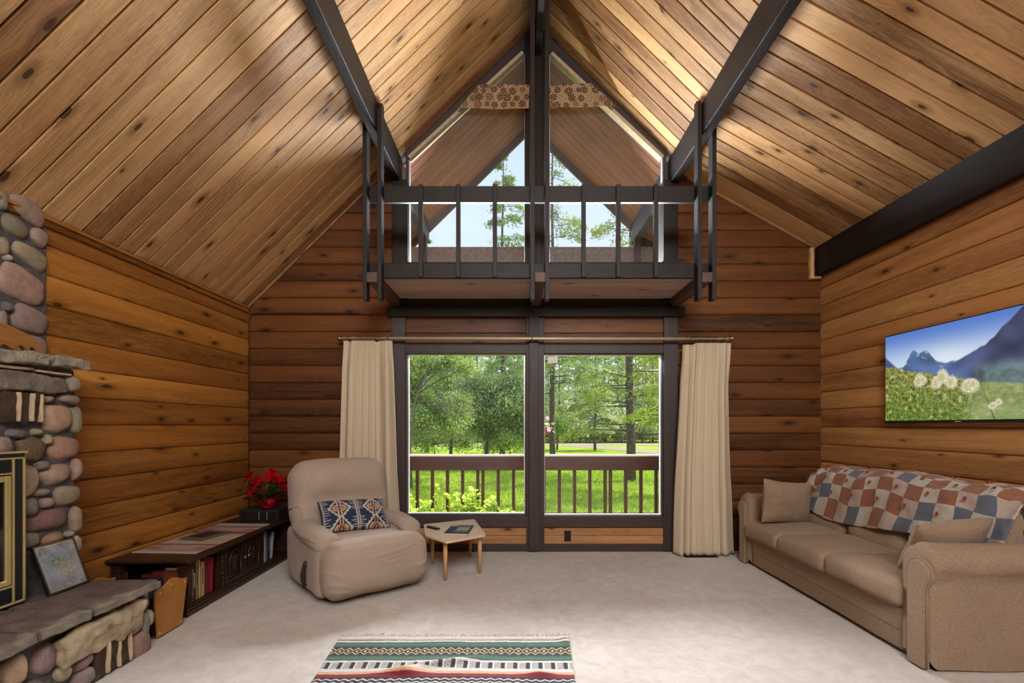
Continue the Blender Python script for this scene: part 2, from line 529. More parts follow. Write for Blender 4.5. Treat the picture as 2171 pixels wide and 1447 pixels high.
# foliage (leaves let light through)
def leafmat(name, c1, c2, trans=0.45):
    t = NT(name)
    r = t.attr('rnd')
    col = t.mix(r, rgb(*c1), rgb(*c2))
    d = t.n('BsdfDiffuse'); tl = t.n('BsdfTranslucent'); t.L(col, d.inputs[0]); t.L(col, tl.inputs[0])
    mx = t.n('MixShader'); mx.inputs[0].default_value = trans
    t.L(d.outputs[0], mx.inputs[1]); t.L(tl.outputs[0], mx.inputs[2]); t.L(mx.outputs[0], t.out.inputs[0])
    return t.m
M['leaf'] = leafmat('birch_leaves', (112,142,84), (206,222,136))
M['spruce'] = leafmat('spruce_needles', (84,112,72), (176,196,120), 0.3)
M['pine'] = leafmat('pine_needles', (104,132,94), (196,214,146), 0.35)
M['bright'] = leafmat('fresh_larch_needles', (120,150,50), (206,222,96), 0.5)
M['spruce2'] = leafmat('sunlit_spruce_needles', (96,118,54), (196,206,104), 0.35)
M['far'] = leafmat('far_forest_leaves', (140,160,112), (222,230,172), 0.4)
M['vine'] = leafmat('vine_leaves', (96,140,40), (206,226,96), 0.5)
M['pleaf'] = leafmat('poinsettia_green_leaf', (20,36,20), (52,74,46), 0.1)
M['bract'] = leafmat('poinsettia_red_bract', (110,6,16), (196,20,36), 0.25)
M['pink'] = leafmat('pink_petals', (222,90,150), (246,170,206), 0.4)

# lawn
t = NT('lawn_grass')
o = t.obj()
n1 = t.noise(o, 0.12, 4, 0.6); n2 = t.noise(o, 14, 4, 0.7); n3 = t.noise(o, 1.1, 4, 0.65)
c = t.mix(t.mr(n1, 0.35, 0.65), rgb(148,180,56), rgb(196,212,84))
c = t.mix(t.mr(n3, 0.35, 0.7, 0, 0.5), c, rgb(104,142,50))
c = t.mix(t.mr(n2, 0.35, 0.65, 0.55, 0), c, rgb(84,112,34))
t.principled(c, 0.95, 0, t.bump(n2, 1.0, 0.06), spec=0.05)
M['lawn'] = t.m
M['grass'] = leafmat('grass_blades', (124,162,44), (206,222,96), 0.5)
M['gravel'] = simple('pale_gravel', rgb(150,136,122), 0.95, var=0.2, scale=6, bumpk=0.5)

M['recliner'] = fabric('taupe_stretch_cover', (140,122,108), (198,182,166), scale=620, bumpk=0.5, sheen=0.15)
M['sofa'] = fabric('brown_tweed', (90,68,52), (204,178,150), scale=560, bumpk=0.9, sheen=0.1, lump=0.1)
M['curtain'] = fabric('oatmeal_linen', (184,168,138), (228,214,190), scale=900, bumpk=0.3, sheen=0.1, aniso=(1,1,1), lump=0.05)
M['stone'] = None
t = NT('river_stone')
o = t.obj(); c = t.attr('paint', 'Color')
n = t.noise(o, 22, 5, 0.6); n2 = t.noise(o, 190, 4, 0.75)
c = t.mix(t.mr(n, 0.35, 0.7, 0.0, 0.45), c, rgb(78,64,56))
c = t.mix(t.mr(n2, 0.5, 0.7, 0.0, 0.35), c, rgb(206,194,176))
c = t.mix(t.mr(n2, 0.3, 0.45, 0.4, 0.0), c, rgb(60,50,44))
t.principled(c, 0.75, 0, t.bump(t.math('ADD', n2, n), 0.35, 0.006), spec=0.3)
M['stone'] = t.m
M['paint'] = painted('woven_pattern', bs=500)
M['rugm'] = painted('woven_rug', bs=260, bumpk=0.8)
t = NT('quilted_patchwork')
u, v = t.uv()
fu, fv = t.math('FLOOR', u), t.math('FLOOR', v)
wn = t.n('TexWhiteNoise', _noise_dimensions='2D'); t.L(t.comb(t.math('ADD', fu, .37), t.math('ADD', fv, 5.21)), wn.inputs['Vector'])
par = t.math('MODULO', t.math('ADD', t.math('ADD', fu, fv), 100.0), 2.0)
k = t.math('GREATER_THAN', wn.outputs['Value'], .62); k2 = t.math('GREATER_THAN', wn.outputs['Value'], .5)
odd = t.mix(k, (.30,.10,.045,1), (.115,.14,.20,1)); even = t.mix(k2, (.60,.55,.47,1), (.55,.43,.36,1))
c = t.mix(t.math('GREATER_THAN', par, .5), even, odd)
nn_ = t.noise(t.obj(), 260, 3, .7); n4 = t.noise(t.obj(), 30, 3)
c = t.mix(t.mr(nn_, .35, .7, 0, .35), c, tuple(x*.4 for x in (.5,.45,.4))+(1,))
t.principled(c, .95, 0, t.bump(t.math('ADD', nn_, t.math('MULTIPLY', n4, 2.0)), .6, .008), spec=.1, sheen=.2)
M['blanketm'] = t.m
t = NT('screen_picture'); c = t.attr('paint', 'Color')
pn = t.principled((0.01,0.01,0.012,1), 0.12, 0, spec=0.5, emit=c, estr=0.68)
M['screen'] = t.m
t = NT('glazed_photo_print'); c = t.attr('paint', 'Color')
t.principled(c, 0.12, 0, spec=0.6, coat=1.0)
M['photo'] = t.m
t = NT('red_foil')
n = t.noise(t.obj(), 45, 3)
t.principled(t.mix(n, rgb(130,8,22), rgb(206,24,44)), 0.22, 0.5, t.bump(n, 1.0, 0.02))
M['foil'] = t.m
M['rust'] = simple('rust_yarn', rgb(140,66,40), 0.95, var=0.2)
_bk = {}
def cover(c, rough=0.55):
    if c not in _bk: _bk[c] = simple('cover_%d_%d_%d' % c, rgb(*c), rough, var=0.1, bumpk=0.05)
    return _bk[c]
# ================================================================ SHELL
WY = 5.10
XL, XR = -2.876, 3.32
RX, RZ = 0.24, 5.70            # ridge
SL = 0.985                     # steep pitch
BX, BZ = 1.72, 4.124           # where the flatter right pitch starts
SR = 0.556
YF = -3.5
EAVE_Y = 6.75
def rz_left(x): return RZ-SL*(RX-x)
def rz_right(x): return RZ-SL*(x-RX) if x < BX else BZ-SR*(x-BX)

FLAT = [(0,-.012),(.025,-.005),(.05,0),(.95,0),(.975,-.005),(1,-.012)]
GAP = [(.030,-.035),(.034,-.007),(.06,0),(.94,0),(.966,-.007),(.970,-.035)]
LOG = [(0,-.014),(.02,-.005),(.06,.001),(.18,.006),(.5,.009),(.82,.006),(.94,.001),(.98,-.005),(1,-.014)]

def planks(mb, O, U, V, N, v_start, v_end, pitch, ua_fn, ub_fn, prof, breaks=None, seed=1, jit=0.0):
    rr = random.Random(seed)
    v = v_start
    while v < v_end-0.005:
        w = pitch*(1+jit*(rr.random()-.5))
        v1 = min(v+w, v_end)
        a = (ua_fn(v), ua_fn(v1)); b = (ub_fn(v), ub_fn(v1))
        if max(b[0]-a[0], b[1]-a[1]) > 0.01:
            a = (min(a[0], b[0]), min(a[1], b[1]))
            cuts = []
            if breaks and rr.random() < breaks:
                lo, hi = max(a), min(b)
                if hi-lo > 1.6: cuts = [lo+(hi-lo)*(0.2+0.6*rr.random())]
            st = a
            for c in cuts:
                mb.plank(O, U, V, N, v, v1, st, (c-.001, c-.001), prof, rr.random()); st = (c+.001, c+.001)
            mb.plank(O, U, V, N, v, v1, st, b, prof, rr.random())
        v = v1

# floor
fl = MB(); fl.box(XL-.1, XR+.1, YF, WY+.02, -.12, 0)
o = fl.build('floor', M['carpet']); structure(o, 'cream wall to wall carpet')

# ceilings
def slope_planks(mb, x0, z0, x1, z1, y0, y1, seed, inv=1):
    U = Vector((x1-x0, 0, z1-z0)); L = U.length; U.normalize()
    N = Vector((-U.z, 0, U.x))
    if N.z > 0: N = -N
    planks(mb, (x0,0,z0), U, (0,1,0), N, y0, y1, 0.1407, lambda v: 0.0, lambda v: L, GAP, breaks=None, seed=seed)
mb = MB()
slope_planks(mb, RX, RZ, XL-.02, rz_left(XL-.02), WY-0.1407*61, WY, 11)
structure(mb.build('ceiling', M['ceil']), 'steep left ceiling slope of knotty cedar boards')
mb = MB()
slope_planks(mb, RX, RZ, BX, rz_right(BX-1e-6), WY-0.1407*61, WY, 12)
slope_planks(mb, BX-.01, BZ+.006, XR+.03, rz_right(XR+.03), WY-0.1407*61, WY, 13)
structure(mb.build('ceiling', M['ceil']), 'right ceiling slope of knotty cedar boards with flatter lower pitch')
# roof slabs above
mb = MB()
for (xa, za, xb, zb) in ((RX, RZ, XL-.55, rz_left(XL-.55)), (RX, RZ, BX+.02, rz_right(BX-1e-6)-.02), (BX, BZ+.02, XR+.6, rz_right(XR+.6))):
    d = 0.02
    mb.prism([(xa,YF-.2,za+d),(xb,YF-.2,zb+d),(xb,YF-.2,zb+.22),(xa,YF-.2,za+.22)], (0,1,0), EAVE_Y-YF+.18)
structure(mb.build('ceiling', M['blackmat']), 'roof deck above the ceiling boards')
# outside soffit boards
mb = MB()
slope_planks(mb, RX, RZ, XL-.5, rz_left(XL-.5), WY+.15, EAVE_Y, 21)
slope_planks(mb, RX, RZ, BX, rz_right(BX-1e-6), WY+.15, EAVE_Y, 22)
slope_planks(mb, BX-.01, BZ+.006, XR+.55, rz_right(XR+.55), WY+.15, EAVE_Y, 23)
structure(mb.build('ceiling', M['soffit']), 'reddish board soffit of the outside overhang')
mb = MB()
for (xa, za, xb, zb) in ((RX, RZ, XL-.5, rz_left(XL-.5)), (RX, RZ, BX+.02, rz_right(BX-1e-6)-.02), (BX, BZ, XR+.55, rz_right(XR+.55))):
    mb.prism([(xa,EAVE_Y,za+.25),(xb,EAVE_Y,zb+.25),(xb,EAVE_Y,zb-.13),(xa,EAVE_Y,za-.13)], (0,1,0), .045)
structure(mb.build('trim_1', M['dark']), 'dark fascia board along the outside gable edge')

# side walls
mb = MB()
planks(mb, (XL,0,0), (0,1,0), (0,0,1), (1,0,0), 1.358-.185*7, 2.66, .185, lambda v: YF, lambda v: WY, LOG, breaks=.6, seed=31)
mb.plank((XL,0,0), (0,1,0), (0,0,1), (1,0,0), 0, 1.358-.185*7, (YF,YF), (WY,WY), LOG, .3)
mb.box(XL-.15, XL-.013, YF-.15, WY+.15, -.1, 2.62)
structure(mb.build('wall_left', M['wall_l']), 'amber horizontal log siding')
mb = MB()
z0 = 1.341-.187*7
mb.plank((XR,0,0), (0,1,0), (0,0,1), (-1,0,0), 0, z0, (YF,YF), (WY,WY), LOG, .4)
planks(mb, (XR,0,0), (0,1,0), (0,0,1), (-1,0,0), z0, 3.27, .187, lambda v: YF, lambda v: WY, LOG, breaks=.6, seed=36)
mb.box(XR+.013, XR+.15, YF-.15, WY+.15, -.1, 3.25)
structure(mb.build('wall_right', M['wall_r']), 'honey coloured horizontal log siding')

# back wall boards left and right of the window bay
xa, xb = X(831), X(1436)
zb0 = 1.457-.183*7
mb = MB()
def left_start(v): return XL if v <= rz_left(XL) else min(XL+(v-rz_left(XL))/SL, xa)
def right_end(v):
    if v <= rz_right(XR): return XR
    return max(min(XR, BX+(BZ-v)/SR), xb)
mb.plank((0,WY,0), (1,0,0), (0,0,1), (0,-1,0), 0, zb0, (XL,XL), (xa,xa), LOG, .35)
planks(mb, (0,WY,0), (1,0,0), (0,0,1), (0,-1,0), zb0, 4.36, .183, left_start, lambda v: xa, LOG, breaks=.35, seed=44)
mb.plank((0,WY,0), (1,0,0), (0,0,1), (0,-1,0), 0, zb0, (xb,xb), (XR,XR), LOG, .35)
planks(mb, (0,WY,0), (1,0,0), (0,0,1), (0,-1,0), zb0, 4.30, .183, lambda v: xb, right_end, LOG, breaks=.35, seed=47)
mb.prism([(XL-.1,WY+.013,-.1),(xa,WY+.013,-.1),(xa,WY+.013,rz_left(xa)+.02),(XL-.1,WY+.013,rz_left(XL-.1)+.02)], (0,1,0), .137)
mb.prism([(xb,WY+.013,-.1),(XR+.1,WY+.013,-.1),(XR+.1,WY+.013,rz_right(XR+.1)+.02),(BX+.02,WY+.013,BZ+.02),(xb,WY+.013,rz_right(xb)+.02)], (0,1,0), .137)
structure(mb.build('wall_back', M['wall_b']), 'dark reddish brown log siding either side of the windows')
# pale infill boards above and below the big windows
mb = MB()
for (x0, x1) in ((857, 1118), (1152, 1410)):
    for (ya, yb) in ((1118,1134.5),(1134.5,1153)):
        mb.plank((0,WY-.005,0), (1,0,0), (0,0,1), (0,-1,0), Z(yb), Z(ya), (X(x0),)*2, (X(x1),)*2, FLAT)
    mb.box(X(x0), X(x1), WY+.007, WY+.15, -.1, Z(1100))
structure(mb.build('wall_back', M['infill']), 'pale infill boards under the big windows')
mb = MB()
for (x0, x1) in ((857, 1118), (1152, 1410)):
    for (ya, yb) in ((660,706.5),(706.5,719),(719,730)):
        mb.plank((0,WY-.005,0), (1,0,0), (0,0,1), (0,-1,0), Z(yb), Z(ya), (X(x0),)*2, (X(x1),)*2, FLAT)
    mb.box(X(x0), X(x1), WY+.007, WY+.15, Z(745), Z(560))
structure(mb.build('wall_back', M['wall_b']), 'brown infill boards above the big windows')
# wall in front (behind the photographer)
mb = MB()
mb.box(XL, XR, YF-.15, YF, -.1, 3.45); mb.prism([(XL,YF,2.6),(XR,YF,3.2),(BX,YF,BZ),(RX,YF,RZ)], (0,-1,0), .15)
structure(mb.build('wall_front', M['wall_r']), 'log siding behind the photographer')

# ---- dark timber: purlins, ridge, wall beam
def beam(name, label, x0, x1, y0, y1, z0, z1, bev=.006):
    mb = MB(); mb.box(x0, x1, y0, y1, z0, z1)
    o = mb.build(name, M['dark'], bevel=bev); structure(o, label); return o
beam('trim_2', 'dark ceiling beam on the left slope', -1.310, -1.224, YF, EAVE_Y+.05, 3.985, 4.26)
beam('trim_3', 'dark ceiling beam on the right slope', 1.678, 1.766, YF, EAVE_Y+.05, 3.96, 4.24)
beam('trim_4', 'dark ridge beam', .222, .290, YF, EAVE_Y, 5.333, 5.66)
beam('trim_5', 'dark beam along the top of the right wall', 3.249, XR, YF, WY-.006, 2.97, 3.30)

# ---- window bay trim
mb = MB()
def bx(mb, px0, px1, py0, py1, Y0, Y1, r=None):
    mb.box(X(px0, Y0), X(px1, Y0), Y0, Y1, Z(py1, Y0), Z(py0, Y0), r=r)
bx(mb, 829, 858, 665, 1168, 5.06, 5.25)
bx(mb, 1408, 1438, 665, 1168, 5.06, 5.25)
bx(mb, 1116, 1154, 665, 1168, 5.07, 5.25)
bx(mb, 1122, 1142, 655, 1168, 5.035, 5.08)
structure(mb.build('trim_6', M['dark2'], bevel=.004), 'dark upright posts beside and between the big windows')
mb = MB()
for (x0, x1) in ((856, 1118), (1152, 1410)):
    bx(mb, x0, x1, 727, 748.5, 5.075, 5.25)
    bx(mb, x0, x1, 1094, 1117, 5.07, 5.25)
structure(mb.build('trim_7', M['dark2'], bevel=.004), 'dark header and sill rails of the big windows')
mb = MB()
bx(mb, 856, 1118, 1153, 1168, 5.07, 5.12); bx(mb, 1152, 1410, 1153, 1168, 5.07, 5.12)
structure(mb.build('baseboard_back', M['dark2'], bevel=.004), 'dark baseboard under the windows')
mb = MB()
bx(mb, 831, 864, 380, 640, 5.06, 5.25); bx(mb, 1407, 1438, 380, 640, 5.06, 5.25)
bx(mb, 1113, 1164, 62, 640, 5.07, 5.25); bx(mb, 1127, 1148, 120, 640, 5.03, 5.08)
bx(mb, 831, 1438, 555, 662, 5.085, 5.25)
structure(mb.build('trim_8', M['dark'], bevel=.004), 'dark posts and sill of the gable windows')
mb = MB()   # thin pale rake and corner trims
def strip(mb, a, b, w, Y=WY, d=.03):
    ax, az, bx_, bz = X(a[0]), Z(a[1]), X(b[0]), Z(b[1])
    dv = Vector((bx_-ax, 0, bz-az)).normalized(); nv = Vector((-dv.z, 0, dv.x))*w
    mb.prism([(ax,Y,az),(bx_,Y,bz),(bx_+nv.x,Y,bz+nv.z),(ax+nv.x,Y,az+nv.z)], (0,-1,0), d)
strip(mb, (526,656), (831,355.5), .035)
strip(mb, (1466,388), (1720,529), -.035) if False else strip(mb, (1455,380), (1726,530), .035)
bx(mb, 1719, 1726, 524, 590, 5.06, 5.12); bx(mb, 1726.5, 1742, 585, 590, 5.06, 5.12)
structure(mb.build('trim_9', M['ceil'], bevel=.002), 'pale trim strips along the gable ceiling edge')
mb = MB()
for (w, h, dz) in ((.030, .060, 0), (.045, .022, .0)):
    zt = rz_left(XL)-.004
    mb.box(XL, XL+w, YF, WY-.03, zt-h, zt-dz)
structure(mb.build('trim_10', M['wall_l'], bevel=.004), 'wooden crown strip along the left wall')

# ---- windows
def ring(mb, outer, inner, Y0, Y1):
    k = len(outer)
    for i in range(k):
        j = (i+1) % k
        pts = [outer[i], outer[j], inner[j], inner[i]]
        mb.prism([(X(p[0], Y0), Y0, Z(p[1], Y0)) for p in pts], (0,1,0), Y1-Y0)
def scale_poly(p, k):
    # inset polygon by k px
    n = len(p); out = []
    area = sum(p[i][0]*p[(i+1)%n][1]-p[(i+1)%n][0]*p[i][1] for i in range(n))
    sg = 1 if area > 0 else -1
    for i in range(n):
        a, b, c = Vector(p[i-1]), Vector(p[i]), Vector(p[(i+1)%n])
        d1 = (b-a).normalized(); d2 = (c-b).normalized()
        n1 = Vector((-d1.y, d1.x))*sg; n2 = Vector((-d2.y, d2.x))*sg
        m = (n1+n2); m = m/ max(.2, m.dot(n1))
        out.append((b.x+m.x*k, b.y+m.y*k))
    return out
def window(n, poly, glassmat, label, outer=None):
    rt = root('window_%d' % n, (X(sum(p[0] for p in poly)/len(poly)), WY+.1, Z(max(p[1] for p in poly))), label)
    mb = MB(); ring(mb, outer or scale_poly(poly, -11), scale_poly(poly, -2.6), 5.10, 5.22)
    mb.build('window_frame', M['dark2'], parent=rt, bevel=.003)
    mb = MB(); ring(mb, scale_poly(poly, -3.2), scale_poly(poly, 0), 5.135, 5.19)
    mb.build('window_bead', M['silver'], parent=rt)
    mb = MB(); g = scale_poly(poly, -2)
    mb.prism([(X(p[0],5.16), 5.160, Z(p[1],5.16)) for p in g], (0,1,0), .0005)
    # single sheet pane
    mb2 = MB(); mb2.v = [(X(p[0],5.16), 5.16, Z(p[1],5.16)) for p in g]; mb2.face(list(range(len(g))), None)
    mb2.build('window_pane', glassmat, parent=rt)
    return rt
def rake_bead(w, a, b):
    mb = MB(); ax, az, bx_, bz = X(a[0]), Z(a[1]), X(b[0]), Z(b[1])
    dv = Vector((bx_-ax, 0, bz-az)).normalized(); nv = Vector((-dv.z, 0, dv.x))*.036
    if nv.z < 0: nv = -nv
    mb.prism([(ax,5.095,az),(bx_,5.095,bz),(bx_+nv.x,5.095,bz+nv.z),(ax+nv.x,5.095,az+nv.z)], (0,1,0), .09)
    mb.build('rake_bead', M['beadwood'], parent=w)
w1 = window(1, [(866,1087),(866,752),(1111,752),(1111,1087)], M['glass'], 'big left picture window')
w2 = window(2, [(1155,1090),(1155,753),(1401,753),(1401,1090)], M['glass'], 'big right picture window')
w3 = window(3, [(868,557),(868,335),(1112,112),(1112,557)], M['glass_up'], 'left gable window above the balcony', outer=[(860,566),(860,318),(1118,64),(1118,566)])
w4 = window(4, [(1404,557),(1404,334),(1166,114),(1166,557)], M['glass_up'], 'right gable window above the balcony', outer=[(1412,566),(1412,314),(1158,66),(1158,566)])
M['beadwood'] = simple('pale_bead_wood', rgb(186,166,140), .5, var=.15)
rake_bead(w3, (869,336), (1111,113)); rake_bead(w4, (1403,335), (1167,115))
mb = MB()
mb.box(X(1161,5.15), X(1182,5.15), 5.150, 5.1515, Z(769,5.15), Z(755.5,5.15))
mb.build('sticker', M['white'], parent=w2)

# ---- outside: overhang framing
o = beam('trim_11', 'weathered tie beam outside the gable windows', -2.0, 2.9, 6.60, 6.69, 3.62, 3.86)
o.data.materials[0] = simple('weathered_timber', rgb(104,100,96), .8, var=.3)
for xx in (-1.267, 1.722):
    beam('trim_12', 'dark strut outside under the overhang', xx-.045, xx+.045, 6.56, 6.64, 3.3, 4.0)

# ================================================================ BALCONY
bal = thing('interior_balcony', 'small dark timber balcony hanging below the gable windows', 'balcony', (RX, 4.7, 2.48))
def part(name, x0, x1, y0, y1, z0, z1, m='dark', bev=.003, parent=None):
    mb = MB(); mb.box(x0, x1, y0, y1, z0, z1); return mb.build(name, M[m], parent=parent, bevel=bev)
mb = MB()
planks(mb, (0,0,2.722), (1,0,0), (0,1,0), (0,0,-1), 4.31, 5.085, .112, lambda v: -1.31, lambda v: 1.766, FLAT, seed=5)
mb.box(-1.31, 1.766, 4.31, 5.085, 2.735, 2.76)
mb.build('deck', M['deckboard'], parent=bal)
PAIRS = ((-1.352,-1.314,-1.222,-1.184), (.146,.184,.277,.315), (1.638,1.676,1.768,1.806))
for i, (a, b, c, d) in enumerate(PAIRS):
    mb = MB(); mb.box(b+.001, c-.001, 4.20, 5.06, 2.635, 2.722)
    mb.build('joist', M['joistw'], parent=bal, bevel=.003)
    for k, (p, q) in enumerate(((a, b), (c, d))):
        top = 5.60 if i == 1 else 4.27
        if i == 1: top = min(5.62, (rz_left(p) if k == 0 else rz_right(q))-.01)
        mb = MB()
        if i == 1: mb.box(p, q, 4.205, 4.294, 2.48, top)
        else:
            # bevelled head
            inner = (k == 1) if i == 0 else (k == 0)
            tt = top if inner else 4.12
            if i == 0: tt = min(tt, rz_left(p)-.01)
            mb.prism([(p,4.205,2.48),(p,4.294,2.48),(p,4.294,tt),(p,4.235,tt),(p,4.205,tt-.07)], (1,0,0), q-p)
        mb.build('post', M['dark'], parent=bal, bevel=.002)
part('top_rail', -1.352, 1.806, 4.296, 4.334, 3.39, 3.537, parent=bal)
part('bottom_rail', -1.352, 1.806, 4.296, 4.334, 2.70, 2.832, parent=bal)
for px in (891, 971, 1049, 1238, 1312, 1392):
    xc = X(px, 4.25)
    part('baluster', xc-.019, xc+.019, 4.258, 4.2955, 2.70, 3.535, parent=bal, bev=.002)
mb = MB(); mb.box(X(820,5.02), X(1452,5.02), 5.02, 5.058, Z(670,5.02), Z(649.5,5.02))
o = mb.build('ledger_board', M['dark'], parent=bal, bevel=.004)
for px in (834, 1135, 1431):
    mb = MB(); mb.lathe([(.012,0),(.012,.008),(0.002,.009)], Matrix.Translation((X(px,5.02),5.02,Z(656,5.02))) @ Matrix.Rotation(PI/2,4,'X'), 10)
    mb.build('bolt_head', M['black'], parent=bal)

# ================================================================ CURTAINS
rod = thing('curtain_rod', 'long brass curtain rod above the big windows', 'curtain rod', (X(1137,4.97), 4.97, Z(716.5,4.97)))
RY = 4.965
def cyl(mb, p0, p1, r, n=12): mb.tube([p0, p1], r, n)
mb = MB(); cyl(mb, (X(725,RY),RY,Z(716.5,RY)), (X(1547,RY),RY,Z(718,RY)), .0155, 14)
mb.build('rod', M['rodm'], parent=rod, smooth=True)
for px, sgn in ((727,-1), (1545,1)):
    mb = MB()
    prof = [(.016,0),(.024,.004),(.024,.012),(.014,.016),(.021,.024),(.027,.034),(.024,.048),(.012,.056),(.002,.058)]
    Mx = Matrix.Translation((X(px,RY),RY,Z(717,RY))) @ Matrix.Rotation(sgn*PI/2,4,'Y')
    mb.lathe(prof, Mx, 16); mb.build('finial', M['antique'], parent=rod, smooth=True)
for px in (742, 1128, 1534):
    mb = MB(); mb.tube([(X(px,RY),RY,Z(717,RY)-.015),(X(px,RY),RY+.06,Z(717,RY)-.03),(X(px,RY),5.06 if 1116<px<1154 else 5.09,Z(717,RY)-.03)], .006, 8)
    mb.lathe([(.02,0),(.02,.01)], Matrix.Translation((X(px,RY)-.005,RY,Z(717,RY))) @ Matrix.Rotation(PI/2,4,'Y'), 12)
    mb.build('bracket', M['antique'], parent=rod, smooth=True)

def curtain(label, edges, ph, rings, seed, hem):
    """edges: list of (z, left px, right px); ph: function u -> fold phase"""
    Yc = 4.945
    zt = edges[0][0]; zb = edges[-1][0]
    cx = X((edges[0][1]+edges[0][2])/2, Yc)
    ct = thing('curtain', label, 'curtain', (cx, Yc, zb))
    def fn(u, v):
        z = zt+(zb-zt)*v
        for i in range(len(edges)-1):
            if z >= edges[i+1][0]-1e-6:
                t = (edges[i][0]-z)/(edges[i][0]-edges[i+1][0]); t = max(0, min(1, t))
                t = t*t*(3-2*t) if i == 0 else t
                l = edges[i][1]*(1-t)+edges[i+1][1]*t; r = edges[i][2]*(1-t)+edges[i+1][2]*t; break
        p, a = ph(u)
        drift = 0.5*math.sin(v*2.1+seed)*v
        p = p+drift*0.8*mnoise.noise(Vector((u*3, v*1.2, seed)))*2
        amp = a*(0.35+0.65*min(1, v*6))*(0.8+0.5*v)
        y = Yc+amp*math.sin(p)+0.25*amp*math.sin(2.3*p+v*2+seed)
        y += 0.008*mnoise.noise(Vector((u*9, v*5, seed)))
        x = X(l+(r-l)*u, Yc)+0.45*amp*math.cos(p)*(1 if 0.02 < u < 0.98 else .2)
        zz = z + (0.006*math.sin(p*0.5+1) if v > .98 else 0) + (hem(u) if v < .02 else 0)
        return (x, y, zz)
    mb = MB(); mb.grid(fn, 360, 60, uvf=lambda u, v: (u*1.6, v*2.2))
    o = mb.build('cloth', M['curtain'], parent=ct, smooth=True)
    so = o.modifiers.new('thick', 'SOLIDIFY'); so.thickness = .003
    for px in rings:
        mb = MB(); c = Vector((X(px,RY), RY, Z(717,RY)))
        tilt = 0.25
        pts = [c+Vector((tilt*.02*math.sin(a), .027*math.cos(a), .027*math.sin(a)-.006)) for a in [2*PI*k/16 for k in range(17)]]
        mb.tube(pts, .0036, 7, cap=False)
        mb.tube([c+Vector((0,0,-.031)), c+Vector((0,-.002,-.048))], .002, 5)
        mb.build('curtain_ring', M['antique'], parent=ct, smooth=True)
    return ct
def ph_left(u):
    # wide flat fold, tight pleats, wide fold
    if u < .22: return (u/.22*PI*1.6, .030)
    if u < .66: return (PI*1.6+(u-.22)/.44*PI*2*11.0, .030)
    return (PI*23.6+(u-.66)/.34*PI*3.2, .045)
curtain('oatmeal linen curtain drawn to the left of the windows, behind the recliner',
        [(Z(722,4.955),728,832),(Z(800,4.955),724,835),(Z(1000,4.955),718,841),(Z(1085,4.955),718,846),(.03,718,843)], ph_left,
        [736,755,758.5,763,767,771,775,779,783.5,787.5,792,796,800,804,808,822], 1.3, lambda u: -.018*max(0, 1-abs(u-.68)/.05)-.012*max(0, 1-abs(u-.14)/.06))
def ph_right(u):
    if u < .30: return (u/.30*PI*4.4, .042)
    if u < .75: return (PI*4.4+(u-.30)/.45*PI*2*9.0, .034)
    return (PI*22.4+(u-.75)/.25*PI*2.6, .036)
curtain('oatmeal linen curtain drawn to the right of the windows, beside the sofa',
        [(Z(727,4.955),1447,1550),(Z(830,4.955),1441,1545),(Z(1000,4.955),1431,1549),(Z(1085,4.955),1428,1553),(.012,1427,1556)], ph_right,
        [1454,1464,1468.5,1473,1477.5,1482,1486.5,1491,1495,1499.5,1503.5,1507.5,1511.5,1515.5,1518.5,1536], 4.1, lambda u: -.018*max(0, 1-max(0, u-.22)/.04))

# valance strips in the gable windows
def flower_cloth(seed):
    rr = random.Random(seed)
    fl = []
    for i in range(18):
        for j in range(4):
            if rr.random() < .95: fl.append(((i+rr.random()*.5-.25+(j%2)*.5)*.10, (j+.3+rr.random()*.3)*.075, .030+rr.random()*.018, rr.random()*6, rr.random()))
    def col(x, z):
        base = (0.44, 0.30, 0.18)
        n = mnoise.noise(Vector((x*60, z*60, 3))); 
        if n > .18: base = (0.30, 0.19, 0.10)
        for fx, fz, r, a, t in fl:
            dx, dz = x-fx, z-fz; d = math.hypot(dx, dz)
            if d < r:
                an = math.atan2(dz, dx)+a
                if d < r*(.35+.65*abs(math.cos(an*4))**.7) and d > r*.12 and abs(math.cos(an*4)) > .45:
                    return (0.07, 0.035, 0.012) if t < .75 else (.16,.09,.04)
        return base
    return col
def valance(label, tl, tr, br, bl, seed, sag):
    Yv = 5.03
    cf = flower_cloth(seed)
    P = [Vector((X(a,Yv), Yv, Z(b,Yv))) for a, b in (tl, tr, br, bl)]
    def fn(u, v):
        p = (P[0]*(1-u)+P[1]*u)*(1-v)+(P[3]*(1-u)+P[2]*u)*v
        p = p+Vector((0, .006*math.sin(u*9+v*3), -sag*math.sin(PI*u)*(1-.3*v)))
        return p
    def col(u, v):
        p = fn(u, v); return cf(p.x-P[3].x if P[3].x < P[2].x else p.x, p.z-P[3].z)
    mb = MB(); mb.grid(fn, 190, 56, col=col)
    o = mb.build('valance_strip', M['paint'], smooth=True); s = o.modifiers.new('thick','SOLIDIFY'); s.thickness = .004
    tag(o, label, 'valance', None)
valance('daisy patterned fabric strip across the left gable window', (1017,178),(1123,179),(1121,231),(970,229), 3, .004)
valance('daisy patterned fabric strip across the right gable window', (1164,183),(1253,176),(1305,225),(1164,229), 5, -.004)

